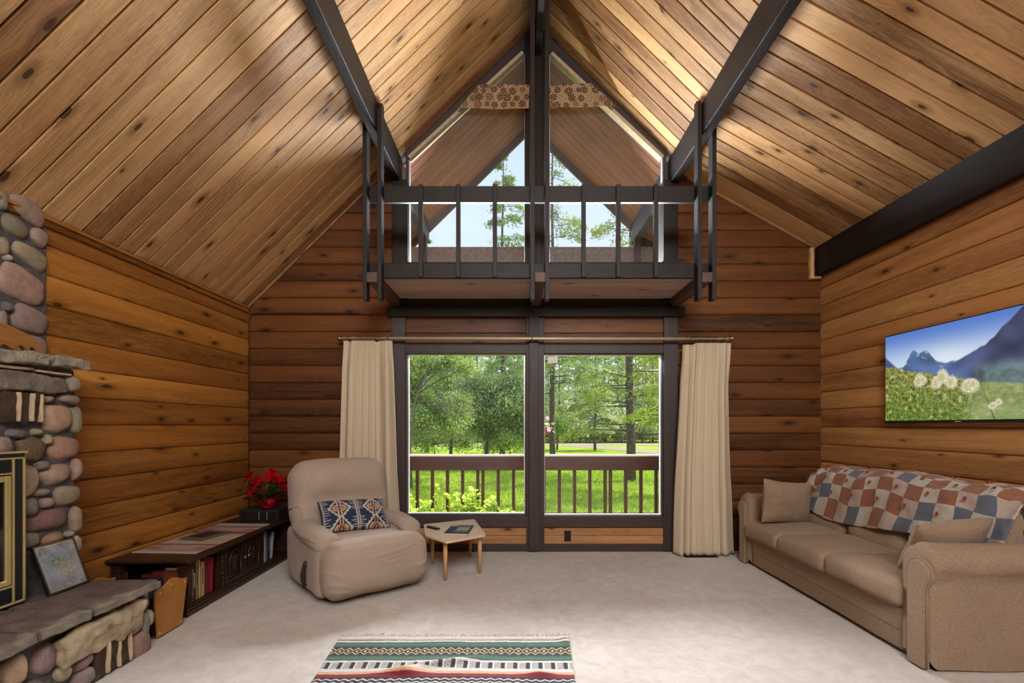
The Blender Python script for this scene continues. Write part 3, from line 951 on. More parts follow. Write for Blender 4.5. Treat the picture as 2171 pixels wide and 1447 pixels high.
# outlet, floor vent, cable
mb = MB(); mb.box(X(1196.5,5.085), X(1210.5,5.085), 5.086, 5.097, Z(1147,5.085), Z(1124,5.085))
ot = thing('wall_outlet', 'black double wall outlet below the right picture window', 'outlet', (X(1203.5,5.09), 5.09, Z(1147,5.09)))
mb.build('cover_plate', M['black'], parent=ot, bevel=.003)
for yy in (1130.5, 1139.5):
    mb = MB(); c = (X(1203.5,5.085), 5.0855, Z(yy,5.085))
    mb.lathe([(.015,0),(.015,.003)], Matrix.Translation(c) @ Matrix.Rotation(PI/2,4,'X'), 14)
    mb.build('socket', M['blackmat'], parent=ot)
mb = MB()
for i in range(40):
    x = X(1449,4.93)+i*.0082; mb.box(x, x+.004, 4.86, 4.985, 0.001, .010)
mb.box(X(1449,4.93)-.01, X(1449,4.93)+.335, 4.85, 4.995, 0.0, .003)
tag(mb.build('floor_vent', M['black']), 'dark slatted floor vent under the right curtain', 'vent')
mb = MB(); mb.tube([(XL+.022,WY-.022,.1),(XL+.022,WY-.022,1.2),(XL+.022,WY-.020,2.5),(XL+.06,WY-.020,2.56),(XL+.5,WY-.020,2.565),(XL+1.2,WY-.020,2.565),(XL+1.35,WY-.020,2.54)], .004, 6)
tag(mb.build('cable', M['black'], smooth=True), 'thin dark cable running up the back left corner', 'cable')
# ================================================================ HELPERS FOR SOFT THINGS
def place(loc, rx=0, ry=0, rz=0):
    return Matrix.Translation(Vector(loc)) @ Matrix.Rotation(rz,4,'Z') @ Matrix.Rotation(ry,4,'Y') @ Matrix.Rotation(rx,4,'X')
def pillow(mb, w, h, t, Mx, col=None, n=28, seed=0, ears=.03, sag=0.0):
    """cushion in its own xy plane, thickness along z"""
    for side in (1, -1):
        def fn(u, v, side=side):
            a, b = 2*u-1, 2*v-1
            ea, eb = (1-abs(a)**2.6), (1-abs(b)**2.6)
            th = t/2*max(0, ea)**.55*max(0, eb)**.55
            pin = 1-ears*2*(1-abs(b)**1.5)*abs(a)**3
            pin2 = 1-ears*2.5*(1-abs(a)**1.5)*abs(b)**3
            x = a*w/2*pin; y = b*h/2*pin2
            wr = .006*mnoise.noise(Vector((a*3, b*3, seed+side)))+.004*mnoise.noise(Vector((a*8, b*8, seed)))
            z = side*(th+wr*min(1, th/.02)) - sag*(1-a*a)
            return Mx @ Vector((x, y, z))
        us = (lambda u, v: (u, v)) if side == 1 else None
        b0 = len(mb.v)
        mb.grid(fn, n, n, col=(lambda u, v: col(u, v)) if col else None)
        if side == -1:
            pass
    return mb

# ================================================================ RECLINER
rec = thing('recliner', 'taupe slipcovered recliner armchair facing into the room', 'armchair', (-1.365, 4.06, 0), math.radians(41))
def wr(o, k=.012, sc=3.0, seed=0):
    return o + Vector((mnoise.noise(o*sc+Vector((seed,0,0))), mnoise.noise(o*sc+Vector((0,seed,7))), mnoise.noise(o*sc+Vector((3,9,seed)))))*k
def f_foot(o, u):
    # local centre offsets; tuck the lower edge, bulge the middle
    if o.y < 0: o.y -= .035*(1-u[2]**2)*(1-.5*u[0]**2)
    if o.z < 0: o.y += .055*(o.z/.2)**2*(1 if o.y < 0 else 0); o.z += .02*(1-u[0]**2)*0
    o.x *= 1-.04*(1 if o.z < 0 else 0)*abs(o.z/.2)
    o.z += .016*(1-u[0]**2)*(1 if u[2] > 0 else 0)
    # diagonal stretch folds of the cover
    if o.y < .02:
        for (x0, z0, x1, z1, a, w) in ((-.06,.115,.36,.185,.014,.012),(-.02,.085,.30,.130,.008,.014),(0,.05,.26,.085,.006,.014),(-.40,.03,-.30,-.02,.012,.012),(-.41,-.06,-.25,-.10,.008,.014),(.30,-.02,.41,.06,.012,.014),(.34,-.10,.41,-.02,.010,.012),(-.38,-.12,-.2,-.17,.006,.014)):
            t = max(0, min(1, (o.x-x0)/(x1-x0))); zz = z0+(z1-z0)*t*t
            fa = math.exp(-((o.z-zz)/w)**2)*math.exp(-(max(0, x0-o.x, o.x-x1)/.04)**2)*math.sin(PI*min(1, .15+.7*t+.1))
            o.y -= a*fa; o.z += a*.4*fa
    return wr(o, .016, 4, 1)
mb = MB(); mb.rbox((0,-.400,.248), (.84,.27,.445), .11, n=64, f=f_foot)
mb.build('footrest', M['recliner'], parent=rec, smooth=True, local=True)
def f_seat(o, u):
    o.z += .025*(1-u[0]**2)*(1 if u[2] > 0 else 0)
    return wr(o, .014, 5, 3)
mb = MB(); mb.rbox((0,-.10,.355), (.66,.66,.21), .08, n=18, f=f_seat)
mb.build('seat', M['recliner'], parent=rec, smooth=True, local=True)
for sx in (-1, 1):
    def f_side(o, u, sx=sx):
        if o.z < 0: o.y += (-.05 if o.y > 0 else .03)*(abs(o.z)/.23)**2
        o.x += sx*.015*(1-u[2]**2)*(1-u[1]**2)
        return wr(o, .012, 3.5, 5+sx)
    mb = MB(); mb.rbox((sx*.350,.05,.268), (.17,.84,.46), .06, n=18, f=f_side)
    mb.build('side_panel', M['recliner'], parent=rec, smooth=True, local=True)
    def f_arm(o, u, sx=sx):
        t = (o.y+.34)/.68              # 0 front .. 1 back
        o.z += -.045*max(0, 1-t)**1.6 + .02*math.sin(PI*t)
        o.x += sx*(-.012+.03*math.sin(PI*min(1, t*1.1)))
        s = 1-.18*(1-t)**3
        o.x *= 1.0
        if o.z < 0: o.x *= .9
        return wr(o, .014, 5, 9+sx)
    mb = MB(); mb.rbox((sx*.360,-.04,.485), (.205,.68,.155), .074, n=18, f=f_arm)
    mb.build('armrest', M['recliner'], parent=rec, smooth=True, local=True)
Mb = place((0,.33,.62), rx=math.radians(-11))
def f_back(o, u):
    o.x *= 1-.07*max(0, -o.z/.36)**1.2 - .03*max(0, (o.z-.1)/.3)**2
    if o.y < 0:
        g = math.exp(-((o.z-.22)/.15)**2); l = math.exp(-((o.z+.12)/.16)**2); c = math.exp(-((o.z-.06)/.05)**2)
        o.y -= (.045*g+.03*l-.02*c)*(1-u[0]**2*.8)
    o.z -= .028*u[0]**4*(1 if u[2] > 0 else 0)
    if o.y < 0:
        for (x0, z0, x1, z1, a, w) in ((-.36,.16,-.30,.28,.012,.018),(-.40,.02,-.30,-.06,.008,.012),(-.38,-.05,-.32,-.12,.008,.012),(.30,-.02,.40,.05,.010,.014)):
            d = Vector((x1-x0, z1-z0)); p = Vector((o.x-x0, o.z-z0)); t = max(0, min(1, p.dot(d)/d.length_squared))
            o.y -= a*math.exp(-((p-d*t).length/w)**2)
    return wr(o, .020, 3.6, 12)
mb = MB(); mb.rbox((0,0,.03), (.87,.29,.80), .125, n=44, M=Mb, f=f_back)
mb.build('backrest', M['recliner'], parent=rec, smooth=True, local=True)
mb = MB()
lp = [(-.455,-.10,.10),(-.462,-.105,.15),(-.47,-.12,.20),(-.47,-.16,.285),(-.468,-.175,.31)]
mb.tube(lp, [.010,.020,.019,.013,.011], 10)
mb.tube([(-.42,-.09,.10),(-.462,-.10,.11)], .012, 8)
mb.build('lever', simple('dark_brown_lever', rgb(52,40,32), .45), parent=rec, smooth=True, local=True, label='dark brown recline lever')
mb = MB(); mb.box(-.33,.33,-.28,.36,0,.07); mb.build('base', M['blackmat'], parent=rec, local=True)

# patterned lumbar pillow
NAVY, CRM, ORG, DRK = (0.022,0.036,0.075), (0.50,0.46,0.40), (0.46,0.16,0.06), (0.012,0.014,0.028)
def zig(v, p): return abs((v/p) % 1-.5)*2
def aztec(u, v):
    # u 0..1 along the width, v 0..1 upwards
    c = NAVY
    z = zig(v, .07)
    for cu in (.27, .78):
        for cv in (.62, .02, 1.22):
            dx, dy = abs(u-cu)*1.85, abs(v-cv)*1.0
            d = dx*1.05+dy*.92
            dj = d+.045*zig(dy, .085)
            if dj < .36: c = CRM
            if dj < .30 and (dy > .12): c = ORG if dj > .235 else c
            if d < .255: c = DRK if d > .228 else (.06,.07,.12)
            if d < .21: c = CRM if dy < .08+dx*.2 else NAVY
            if d < .17 and dy < .11: c = ORG
            if d < .08: c = NAVY if d > .035 else (.3,.3,.33)
            if d < .25 and dy > .11 and (abs(dx-.035) < .010): c = (.42,.42,.46)
            if dy > .30 and dy < .6 and abs(dx-.05) < .010: c = CRM if zig(v,.06) > .3 else c
    # central stripe with fishbone ticks
    dx = abs(u-.525)
    if dx < .028: c = (.40,.36,.34)
    if dx < .009: c = (.10,.06,.05) if z > .4 else (.3,.25,.22)
    if .028 <= dx < .11 and zig(v+.01, .052) > .62 and (math.sin(v*11) > -.3) and dx < .05+.06*abs(math.sin(v*23)): c = (.36,.34,.34)
    e = min(u, 1-u)
    if e < .045 and e > .022: c = (.34,.31,.30)
    if e < .13 and e > .045 and zig(v+.02, .075) > .66 and e < .06+.07*abs(math.sin(v*17)): c = (.36,.34,.32)
    n = mnoise.noise(Vector((u*60, v*34, 1)))
    return tuple(x*(1+.25*n) for x in c)
Mp = MW[rec.name] @ place((-.03,-.045,.600), rx=math.radians(45), rz=math.radians(-4)) @ Matrix.Rotation(math.radians(-3),4,'Z')
lum = MB(); pillow(lum, .56, .31, .13, Mp, col=aztec, n=130, seed=4, ears=.02)
o = lum.build('lumbar_pillow', M['paint'], smooth=True)
tag(o, 'navy lumbar pillow with orange and cream diamond pattern on the recliner', 'pillow')

# ================================================================ PENTAGON TABLE
TT = .372
tb = thing('side_table', 'low pale plywood table with pentagon top beside the recliner', 'table', (-.58, 4.45, 0))
poly = [(-.571,4.0),(-.252,4.262),(-.419,4.98),(-.905,4.716),(-.800,4.24)]
def rounded(poly, r, k=5):
    out = []
    n = len(poly)
    for i in range(n):
        a, b, c = Vector(poly[i-1]), Vector(poly[i]), Vector(poly[(i+1)%n])
        p = b+(a-b).normalized()*r; q = b+(c-b).normalized()*r
        for j in range(k+1):
            t = j/k; out.append(tuple(p*(1-t)**2+b*2*t*(1-t)+q*t*t))
    return out
mb = MB(); mb.prism([(x,y,TT-.020) for x, y in rounded(poly, .03)], (0,0,1), .020)
mb.build('table_top', M['ply'], parent=tb, bevel=.003)
for (x, y) in ((-.603,4.135),(-.315,4.33),(-.455,4.90),(-.80,4.62)):
    mb = MB(); mb.tube([(x,y,TT-.02),(x,y,.22),(x*1.0,y,0)], [.019,.0195,.012], 14); mb.build('leg', M['beech'], parent=tb, smooth=True)
rc = thing('remote_control', 'dark grey remote control on the pentagon table', 'remote', (-.775,4.51,TT))
Mr = place((-.775,4.51,TT+.010), rz=math.atan2(-.12,.126))
mb = MB(); mb.rbox((0,0,0), (.17,.045,.018), .008, n=6, M=Mr); mb.build('body', M['black'], parent=rc, smooth=True)
mb = MB()
for i in range(5):
    for j in range(3):
        mb.rbox((-.055+i*.022,-.012+j*.012,.0095), (.012,.008,.004), .002, n=2, M=Mr)
mb.build('buttons', simple('grey_rubber', rgb(120,120,124), .6), parent=rc, smooth=True)['kind'] = 'stuff'
def page_block(mb, P, z0, z1):
    mb.prism([(x,y,z0) for x, y in P], (0,0,1), z1-z0)
mg = thing('magazine', 'thin teal covered magazine lying on the pentagon table', 'magazine', (-.51,4.43,TT))
Pm = [(-.641,4.266),(-.414,4.235),(-.390,4.613),(-.610,4.604)]
mb = MB(); page_block(mb, Pm, TT+.001, TT+.009); mb.build('pages', M['page'], parent=mg)
def magcol(u, v):
    c = (.035,.085,.11)
    if .38 < u < .90 and .30 < v < .76: c = (.42,.42,.30) if v > .45 else (.34,.36,.27)
    if .06 < u < .34 and .84 < v < .93 and zig(u,.05) > .25: c = (.7,.7,.72)
    if .36 < u < .9 and .84 < v < .90 and zig(u,.04) > .35: c = (.45,.52,.55)
    if .30 < u < .60 and .19 < v < .235 and zig(u,.03) > .3: c = (.55,.6,.6)
    if .62 < u < .92 and .19 < v < .225 and zig(u,.03) > .3: c = (.4,.45,.45)
    if .28 < u < .85 and .06 < v < .08 and zig(u,.03) > .3: c = (.3,.35,.35)
    return c
mb = MB(); q = [Vector((x,y,TT+.0098)) for x, y in Pm]
mb.grid(lambda u, v: (q[0]*(1-u)+q[1]*u)*(1-v)+(q[3]*(1-u)+q[2]*u)*v+Vector((0,0,.002*math.sin(PI*u))), 90, 90, col=magcol)
mb.build('cover', M['paint'], parent=mg)

# ================================================================ SOFA (front faces -X)
SY0, SY1 = 2.60, 4.735
sofa = thing('sofa', 'brown tweed three seat sofa with rolled arms along the right wall', 'sofa', (2.76, (SY0+SY1)/2, 0))
mb = MB()
def f_base(o, u): return wr(o, .004, 3, 2)
mb.rbox((2.745,(SY0+SY1)/2,.205), (.90,SY1-SY0-.30,.15), .02, n=14, f=f_base); mb.build('front_rail', M['sofa'], parent=sofa, smooth=True)
mb = MB(); mb.rbox((2.75,(SY0+SY1)/2,.085), (.90,SY1-SY0-.30,.125), .012, n=14, f=f_base); mb.build('skirt_panel', M['sofa'], parent=sofa, smooth=True)
mb = MB(); mb.box(2.34,3.2,SY0+.05,SY1-.05,.0,.06); mb.build('underframe', M['blackmat'], parent=sofa)
cuts = [2.775, 3.425, 4.02, 4.60]
for i in range(3):
    a, b = cuts[i], cuts[i+1]
    def f_c(o, u, i=i):
        o.z += .022*(1-u[0]**2)*(1-u[1]**2)*(1 if u[2] > 0 else -.2)
        if o.x < 0: o.x -= .018*(1-u[2]**2)
        k = .008 if i else .014
        o.z += (.004*math.sin(o.y*55+o.x*8)*max(0, 1-abs(o.x+.05)/.35) if i == 0 and u[2] > 0 else 0)
        return wr(o, k, 4, 20+i)
    mb = MB(); mb.rbox((2.575,(a+b)/2,.355), (.66,b-a-.004,.165), .045, n=20, f=f_c)
    mb.build('seat_cushion', M['sofa'], parent=sofa, smooth=True)
# back
def f_bk(o, u):
    o.x += .10*(o.z/.30)*(1 if o.x < 0 else .3)
    o.z += .02*mnoise.noise(Vector((o.y*2,0,0)))
    return wr(o, .012, 3, 33)
for i in range(3):
    a, b = cuts[i], cuts[i+1]
    mb = MB(); mb.rbox((2.985,(a+b)/2,.635), (.26,b-a+.004,.50), .10, n=18, f=f_bk); mb.build('back_cushion', M['sofa'], parent=sofa, smooth=True)
mb = MB(); mb.rbox((3.135,(SY0+SY1)/2,.46), (.20,SY1-SY0-.03,.86), .06, n=14); mb.build('back_frame', M['sofa'], parent=sofa, smooth=True)
# rolled arms
def arm_profile(yi, yo, sg):
    cy = (yi+yo-sg*.0)/2+sg*.008; a = abs(yo-yi)/2+.008; b = .100; cz = .588
    pts = [(yi, .012), (yi, .30), (yi, cz-.03)]
    for k in range(0, 19):
        t = math.radians(180-k*12)
        pts.append((cy+sg*a*math.cos(t), cz+b*math.sin(t)))
    yb = yo-sg*.022
    pts += [(yb+sg*.006, .505), (yb, .485), (yb, .40), (yb, .012)]
    return [Vector(p) for p in pts]
for (yi, yo, sg) in ((2.785, 2.560, -1), (4.565, 4.770, 1)):
    P = arm_profile(yi, yo, sg)
    L = [0]
    for a_, b_ in zip(P, P[1:]): L.append(L[-1]+(b_-a_).length)
    def outline(t):
        s_ = t*L[-1]
        for k in range(len(P)-1):
            if s_ <= L[k+1]+1e-9:
                f = (s_-L[k])/max(1e-9, L[k+1]-L[k]); return P[k]*(1-f)+P[k+1]*f
        return P[-1]
    mb = MB(); cc = Vector(((yi+yo)/2, .4))
    def fa(u, v):
        p = outline(u); x = 2.285+.87*v
        e = max(0, 1-v/.05); k = 1-.10*e*e
        p = cc+(p-cc)*k
        n = .006*mnoise.noise(Vector((x*4, p.x*4, p.y*4)))
        # gathers where the roll meets the scroll
        g = .006*math.sin(u*150)*math.exp(-((v-.05)/.05)**2)*(1 if p.y > .5 else 0)
        return (x, p.x+n*(1 if p.x < cc.x else -1), p.y+n+g)
    mb.grid(fa, 150, 60)
    mb.face([k for k in range(0, 151)][::-1], None)
    mb.face([60*151+k for k in range(151)], None)
    mb.build('armrest', M['sofa'], parent=sofa, smooth=True)
    # padded keyhole scroll on the arm front
    c0 = Vector(((yi+yo)/2+sg*.030, .530)); r0 = .078
    il, ol = (yi-c0.x)*.0, 0
    ys = c0.x-sg*.077; yt = c0.x+sg*.042
    kp = [(ys, .012), (ys, .53)]
    for k in range(1, 16):
        t = math.radians(180-k*14.5); kp.append((c0.x+sg*r0*math.cos(t), c0.y+r0*math.sin(t)))
    kp += [(yt+sg*.004, .45), (yt, .42), (yt, .012)]
    mb = MB()
    K = [Vector(p) for p in kp]; kc = Vector((c0.x-sg*.018, .30))
    rings = []
    for (sc_, xx) in ((1.0, 2.290), (1.0, 2.272), (.93, 2.262), (.80, 2.257)):
        b_ = len(mb.v)
        for q in K:
            ax = c0.x if q.y > .45 else c0.x-sg*.018
            ay = c0.y if q.y > .45 else q.y
            w = Vector((ax+(q.x-ax)*sc_, ay+(q.y-ay)*sc_))
            mb.v.append((xx, w.x, w.y))
        rings.append(b_)
    n_ = len(K)
    for r_ in range(3):
        for k in range(n_):
            j = (k+1) % n_
            q = (rings[r_]+k, rings[r_]+j, rings[r_+1]+j, rings[r_+1]+k)
            mb.face(q if sg < 0 else q[::-1], None)
    q = [rings[3]+k for k in range(n_)]
    mb.face(q if sg < 0 else q[::-1], None)
    mb.build('arm_front_panel', M['sofa'], parent=sofa, smooth=False)
    mb = MB(); mb.tube([(2.272, q.x+(q.x-c0.x)*.04, q.y+.003) for q in K], .006, 6)
    mb.build('welt', M['sofa'], parent=sofa, smooth=True)

# sofa pillows
mb = MB(); pillow(mb, .56, .44, .19, place((2.50,4.34,.615), rz=math.radians(100)) @ Matrix.Rotation(math.radians(70),4,'X') @ Matrix.Rotation(math.radians(4),4,'Z') if False else
       Matrix(((.93,-.10,-.35,2.520),(.28,-.28,.92,4.37),(-.10,.955,.28,.645),(0,0,0,1))), n=30, seed=8, ears=.04)
tag(mb.build('throw_pillow', M['sofa'], smooth=True), 'brown tweed pillow leaning on the far sofa arm by the curtain', 'pillow')
# near pillow leans from the near arm towards the back, seen edge on from above
mb = MB(); pillow(mb, .56, .48, .18, Matrix(((.96,-.20,.10,2.66),(.14,-.60,-.75,2.93),(.06,.78,-.62,.600),(0,0,0,1))), n=30, seed=11, ears=.04)
tag(mb.build('throw_pillow', M['sofa'], smooth=True), 'brown tweed pillow leaning against the near rolled sofa arm', 'pillow')

# patchwork blanket over the sofa back
def bl_pt(s, t):
    """s 0..1 near->far, t 0..1 from front lower edge over the top and down the back"""
    y = 2.70+1.98*s
    low = .53+.05*math.sin(s*5+1)+(.13*max(0, (s-.80)/.2)**1.5 if s > .8 else 0)
    pts = [(2.845,low),(2.87,.66),(2.905,.78),(2.955,.875),(3.04,.925),(3.14,.93),(3.225,.90),(3.262,.80),(3.268,.66)]
    f = t*(len(pts)-1); i = min(len(pts)-2, int(f)); f -= i
    x = pts[i][0]*(1-f)+pts[i+1][0]*f; z = pts[i][1]*(1-f)+pts[i+1][1]*f
    z += (.028*math.sin(PI*min(1, s*1.0))+.012*math.sin(s*14+1)*t*(1-t)*4) * (1 if z > .7 else .4)
    z -= .05*max(0, (s-.85)/.15)*(1 if z > .7 else 0)
    n = mnoise.noise(Vector((y*3.2, t*4, 2)))*.02+mnoise.noise(Vector((y*8, t*9, 5)))*.011
    # sagging diagonal drag folds near the ends
    n += .020*math.sin(26*(y-2.7)+9*t)*(max(0, 1-s/.28)+max(0, (s-.75)/.25))
    x -= n*(1 if t < .45 else 0); z += abs(n) if .3 < t < .8 else n*.2
    w_, h_ = s*15, t*8
    n += .012*(abs(math.sin(PI*w_))*abs(math.sin(PI*h_)))**.6
    n += .022*abs(mnoise.noise(Vector((y*13+t*6, t*5-y*3, 8))))
    x -= .045*(1-t)+.0
    return Vector((min(x, 3.285), y, z+.028))
NS, NTt = 15, 8
TAGC = {}
def bl_col(s, t):
    w = s*NS+.15*math.sin(t*9); h = t*NTt+.12*math.sin(s*22)
    i, j = int(math.floor(w)), int(math.floor(h))
    rr = random.Random(i*31+j*7+5)
    if (i+j) % 2: c = (.32,.115,.055) if rr.random() < .62 else (.13,.16,.22)
    else: c = (.60,.55,.47) if rr.random() < .5 else (.55,.43,.36)
    n = 1+.18*mnoise.noise(Vector((s*160, t*60, 1)))
    return tuple(x*n for x in c)
blk = thing('patchwork_blanket', 'rust, cream and blue patchwork blanket draped over the sofa back', 'blanket', (3.05, 3.7, .5))
mb = MB(); mb.grid(bl_pt, 380, 160, uvf=lambda s, t: (s*NS+.15*math.sin(t*9), t*NTt+.12*math.sin(s*22)))
o = mb.build('quilt', M['blanketm'], parent=blk, smooth=True); md = o.modifiers.new('thick','SOLIDIFY'); md.thickness = .012; md.offset = 1
tuft = None
for i in range(1, NS, 1):
    for j in range(1, 6, 2):
        s_, t_ = (i+.5)/NS, (j+(.0 if i % 2 else 1.0)+.5)/NTt
        if t_ > .72: continue
        p = bl_pt(s_, t_)
        n = (bl_pt(min(1,s_+.01), t_)-p).cross(bl_pt(s_, t_+.01)-p).normalized()
        if n.x > 0 and n.z < 0: n = -n
        if n.z < 0 or n.x > .3: n = -n
        if tuft is None:
            mb = MB()
            for a in range(6):
                an = a*1.05; mb.tube([(0,0,0),(.009*math.cos(an),.009*math.sin(an),.010),(.018*math.cos(an),.018*math.sin(an),.006)], [.003,.003,.0015], 5)
            tuft = mb.build('yarn_tuft', M['rust'], parent=blk, local=True, smooth=True); o = tuft
        else:
            o = tuft.copy(); COL.objects.link(o)
        o.location = MW[blk.name].inverted() @ (p+n*.012)
        o.rotation_euler = n.to_track_quat('Z','Y').to_euler()

# ================================================================ TV
tv = thing('television', 'large flat television showing white flowers and mountains on the right wall', 'television', (3.28, 3.48, 1.375))
TY0, TY1, TZ0, TZ1, TX = 2.79, 4.150, 1.375, 2.135, 3.262
mb = MB(); mb.box(TX, 3.305, TY0, TY1, TZ0, TZ1); mb.build('housing', M['black'], parent=tv, bevel=.004)
flowers = [(.262,.345,.030),(.335+.0,.0,.0)]
blob = [(.256,.442,.036,.075),(.285,.445,.022,.05),(.371,.40,.034,.070),(.410,.455,.040,.080),(.464,.392,.036,.066),(.566,.336,.046,.075),(.59,.35,.03,.05),(.69,.13,.022,.035),(.72,.16,.020,.03)]
stems = [(.256,.38,.262,.0),(.410,.40,.400,.10),(.464,.34,.450,.14),(.566,.28,.545,.12),(.280,.40,.285,.16),(.375,.36,.37,.12)]
blades = [(.596,.50,.700,.0),(.119,.50,.150,.02),(.342,.56,.320,.46),(.20,.16,.22,0)]
def sm(x, a, b):
    t = max(0.0, min(1.0, (x-a)/(b-a))); return t*t*(3-2*t)
def mx3(a, b, k): return a*(1-k)+b*k
def tvcol(u, v):
    # u: 0 far/left .. 1 near/right ; v up
    N = mnoise.noise
    n1 = N(Vector((u*9, v*7, 0))); n2 = N(Vector((u*34, v*26, 3))); n3 = N(Vector((u*95, v*60, 5))); n4 = N(Vector((u*160, v*95, 8)))
    c = mx3(Vector((.62,.76,.92)), Vector((.10,.22,.62)), sm(v, .55, 1.0))
    g = math.exp(-((u-.42)/.22)**2-((v-.62)/.13)**2); c = mx3(c, Vector((.85,.90,.95)), .6*g)
    m1 = .60+.17*math.exp(-((u-.21)/.045)**2)+.155*math.exp(-((u-.30)/.055)**2)+.02*N(Vector((u*22,1,0)))+.08*max(0,(.1-u)/.1)
    if u < .54:
        k = 1-sm(v, m1-.008, m1+.008)
        mc = Vector((.11,.20,.43))*(.85+.5*n1)
        mc = mx3(mc, Vector((.40,.46,.62)), sm(n2, .22, .5)*.7*sm(v, m1-.16, m1-.02))
        c = mx3(c, mc, k)
    k = 1-sm(v, .74-1.6*u, .78-1.6*u); c = mx3(c, Vector((.07,.10,.23)), k)
    m2 = .56+.75*max(0, u-.45) if u < .66 else .72+1.55*(u-.66)
    m2 += .018*N(Vector((u*25,4,0)))
    if u > .40:
        k = (1-sm(v, m2-.01, m2+.01))*sm(u, .40, .47)
        mc = mx3(Vector((.09,.15,.36)), Vector((.06,.07,.14)), sm(u, .42, .70))*(1+.7*n1)
        mc = mx3(mc, Vector((.13,.19,.20))*(1+.8*n1+.4*n2), sm(u, .55, .68)*(1-sm(v, .46, .58)))
        c = mx3(c, mc, k)
    h = .65-.46*u+.02*n1 if u < .6 else .374-.30*(u-.6)+.03*n1
    k = 1-sm(v, h-.012, h+.012)
    if k > 0:
        d = max(0, min(1, (h-v)/h))
        a = mx3(Vector((.27,.27,.07)), Vector((.11,.20,.025)), d)
        q = 1.0+.9*n2+1.0*n3+.7*n4
        gc = a*max(.12, q)
        gc = mx3(gc, Vector((.55,.50,.28)), sm(n2, .25, .55)*.7)
        gc = mx3(gc, Vector((.30,.42,.06)), sm(n4, .15, .4)*.6*sm(d, .3, .7))
        gc = mx3(gc, Vector((.34,.40,.17))*(1+.4*n1), sm(u, .50, .62)*.6)
        c = mx3(c, gc, k)
    for (x0, y0, x1, y1) in stems+blades:
        if min(y0,y1) <= v <= max(y0,y1):
            t_ = (v-y0)/(y1-y0); xx = x0+(x1-x0)*t_
            if abs(u-xx) < (.003 if (x0,y0,x1,y1) in stems else .002+.004*sm(t_, .75, 1)): c = Vector((.13,.18,.05))
    for (bx_, by, rx, ry) in blob:
        dx, dy = (u-bx_)/rx, (v-by)/ry
        an = math.atan2(dy, dx)
        d = math.hypot(dx*(1+.25*dy), dy)+.25*n4+.16*math.sin(an*23+by*90)*sm(math.hypot(dx,dy), .5, 1)
        c = mx3(c, Vector((.80,.77,.56))*(.85+.5*max(-.4, n3)), 1-sm(d, .85, 1.05))
        d2 = math.hypot((u-bx_+rx*.15)/(rx*.5), (v-by+ry*.1)/(ry*.62))
        c = mx3(c, Vector((.50,.48,.18)), (1-sm(d2, .6, 1.1))*.8)
    return (max(0,c.x), max(0,c.y), max(0,c.z))
e = .008
mb = MB(); mb.grid(lambda u, v: (TX-.0008, TY1-e-(TY1-TY0-2*e)*u, TZ0+.022+(TZ1-TZ0-.030)*v), 380, 210, col=tvcol)
mb.build('screen', M['screen'], parent=tv)
mb = MB(); mb.box(TX-.0015, TX, 3.445, 3.49, TZ0+.008, TZ0+.013); mb.build('badge', M['silver'], parent=tv)

# ================================================================ RUG
rug = thing('striped_rug', 'striped woven blanket rug in green, white, black and red with fringe', 'rug', (-.37, 1.9, 0))
bands = [(2.987,2.958,'w'),(2.958,2.951,'k'),(2.951,2.944,'w'),(2.944,2.937,'k'),(2.937,2.915,'w'),(2.915,2.858,'g'),(2.858,2.742,'d'),(2.742,2.686,'g'),(2.686,2.672,'w'),
         (2.672,2.588,'b'),(2.588,2.562,'w'),(2.562,2.535,'p'),(2.535,2.503,'r'),(2.503,2.40,'z'),(2.40,2.36,'r'),(2.36,2.33,'p'),(2.33,2.27,'g'),(2.27,2.16,'d'),(2.16,2.10,'g'),(2.10,2.02,'b'),(2.02,1.98,'w')]
WHT, BLK, GRN, YEL, PEA, RED = (.56,.54,.51), (.035,.033,.042), (.060,.112,.085), (.46,.38,.18), (.56,.34,.20), (.22,.030,.050)
def rugcol(x, y):
    n = mnoise.noise(Vector((x*25, y*160, 0)))
    if y < 1.98: y = 1.98+((1.98-y) % .98)
    for a, b, k in bands:
        if b <= y <= a:
            t = (a-y)/(a-b)
            if k == 'w': c = WHT
            elif k == 'k': c = (.12,.10,.12)
            elif k == 'g': c = tuple(q*(.75+.6*abs(math.sin(t*PI))) for q in GRN)
            elif k == 'p': c = PEA
            elif k == 'r': c = RED
            elif k == 'd':
                c = BLK
                if t < .10 or t > .90: c = (.05,.06,.055)
                ph = (x/.051) % 1
                tri = abs(ph-.5)*2
                for off in (0, .0):
                    y1 = .22+.22*tri; y2 = .50-.24*(tri)+.26*1
                    if abs(t-(.16+.26*tri)) < .055 or abs(t-(.84-.26*tri)) < .055: c = YEL
                if abs(t-.5)+abs(ph-.5)*.9 < .16 or abs(t-.5)+abs(((ph+.5)%1)-.5)*.0 < .0: c = YEL
            elif k == 'b':
                c = WHT
                ph = (x/.072) % 1
                if .08 < t < .92:
                    if ph < .34: c = BLK
                    elif ph > .44:
                        if (int(ph*26)+int(t*8)) % 2: c = (.12,.11,.13)
            elif k == 'z':
                c = BLK
                tri = abs(((x/.05) % 1)-.5)*2
                for q in (.15, .45, .75):
                    if abs(t-(q+.14*tri)) < .05: c = WHT
            return tuple(max(0, q*(1+.28*n)) for q in c)
    return WHT
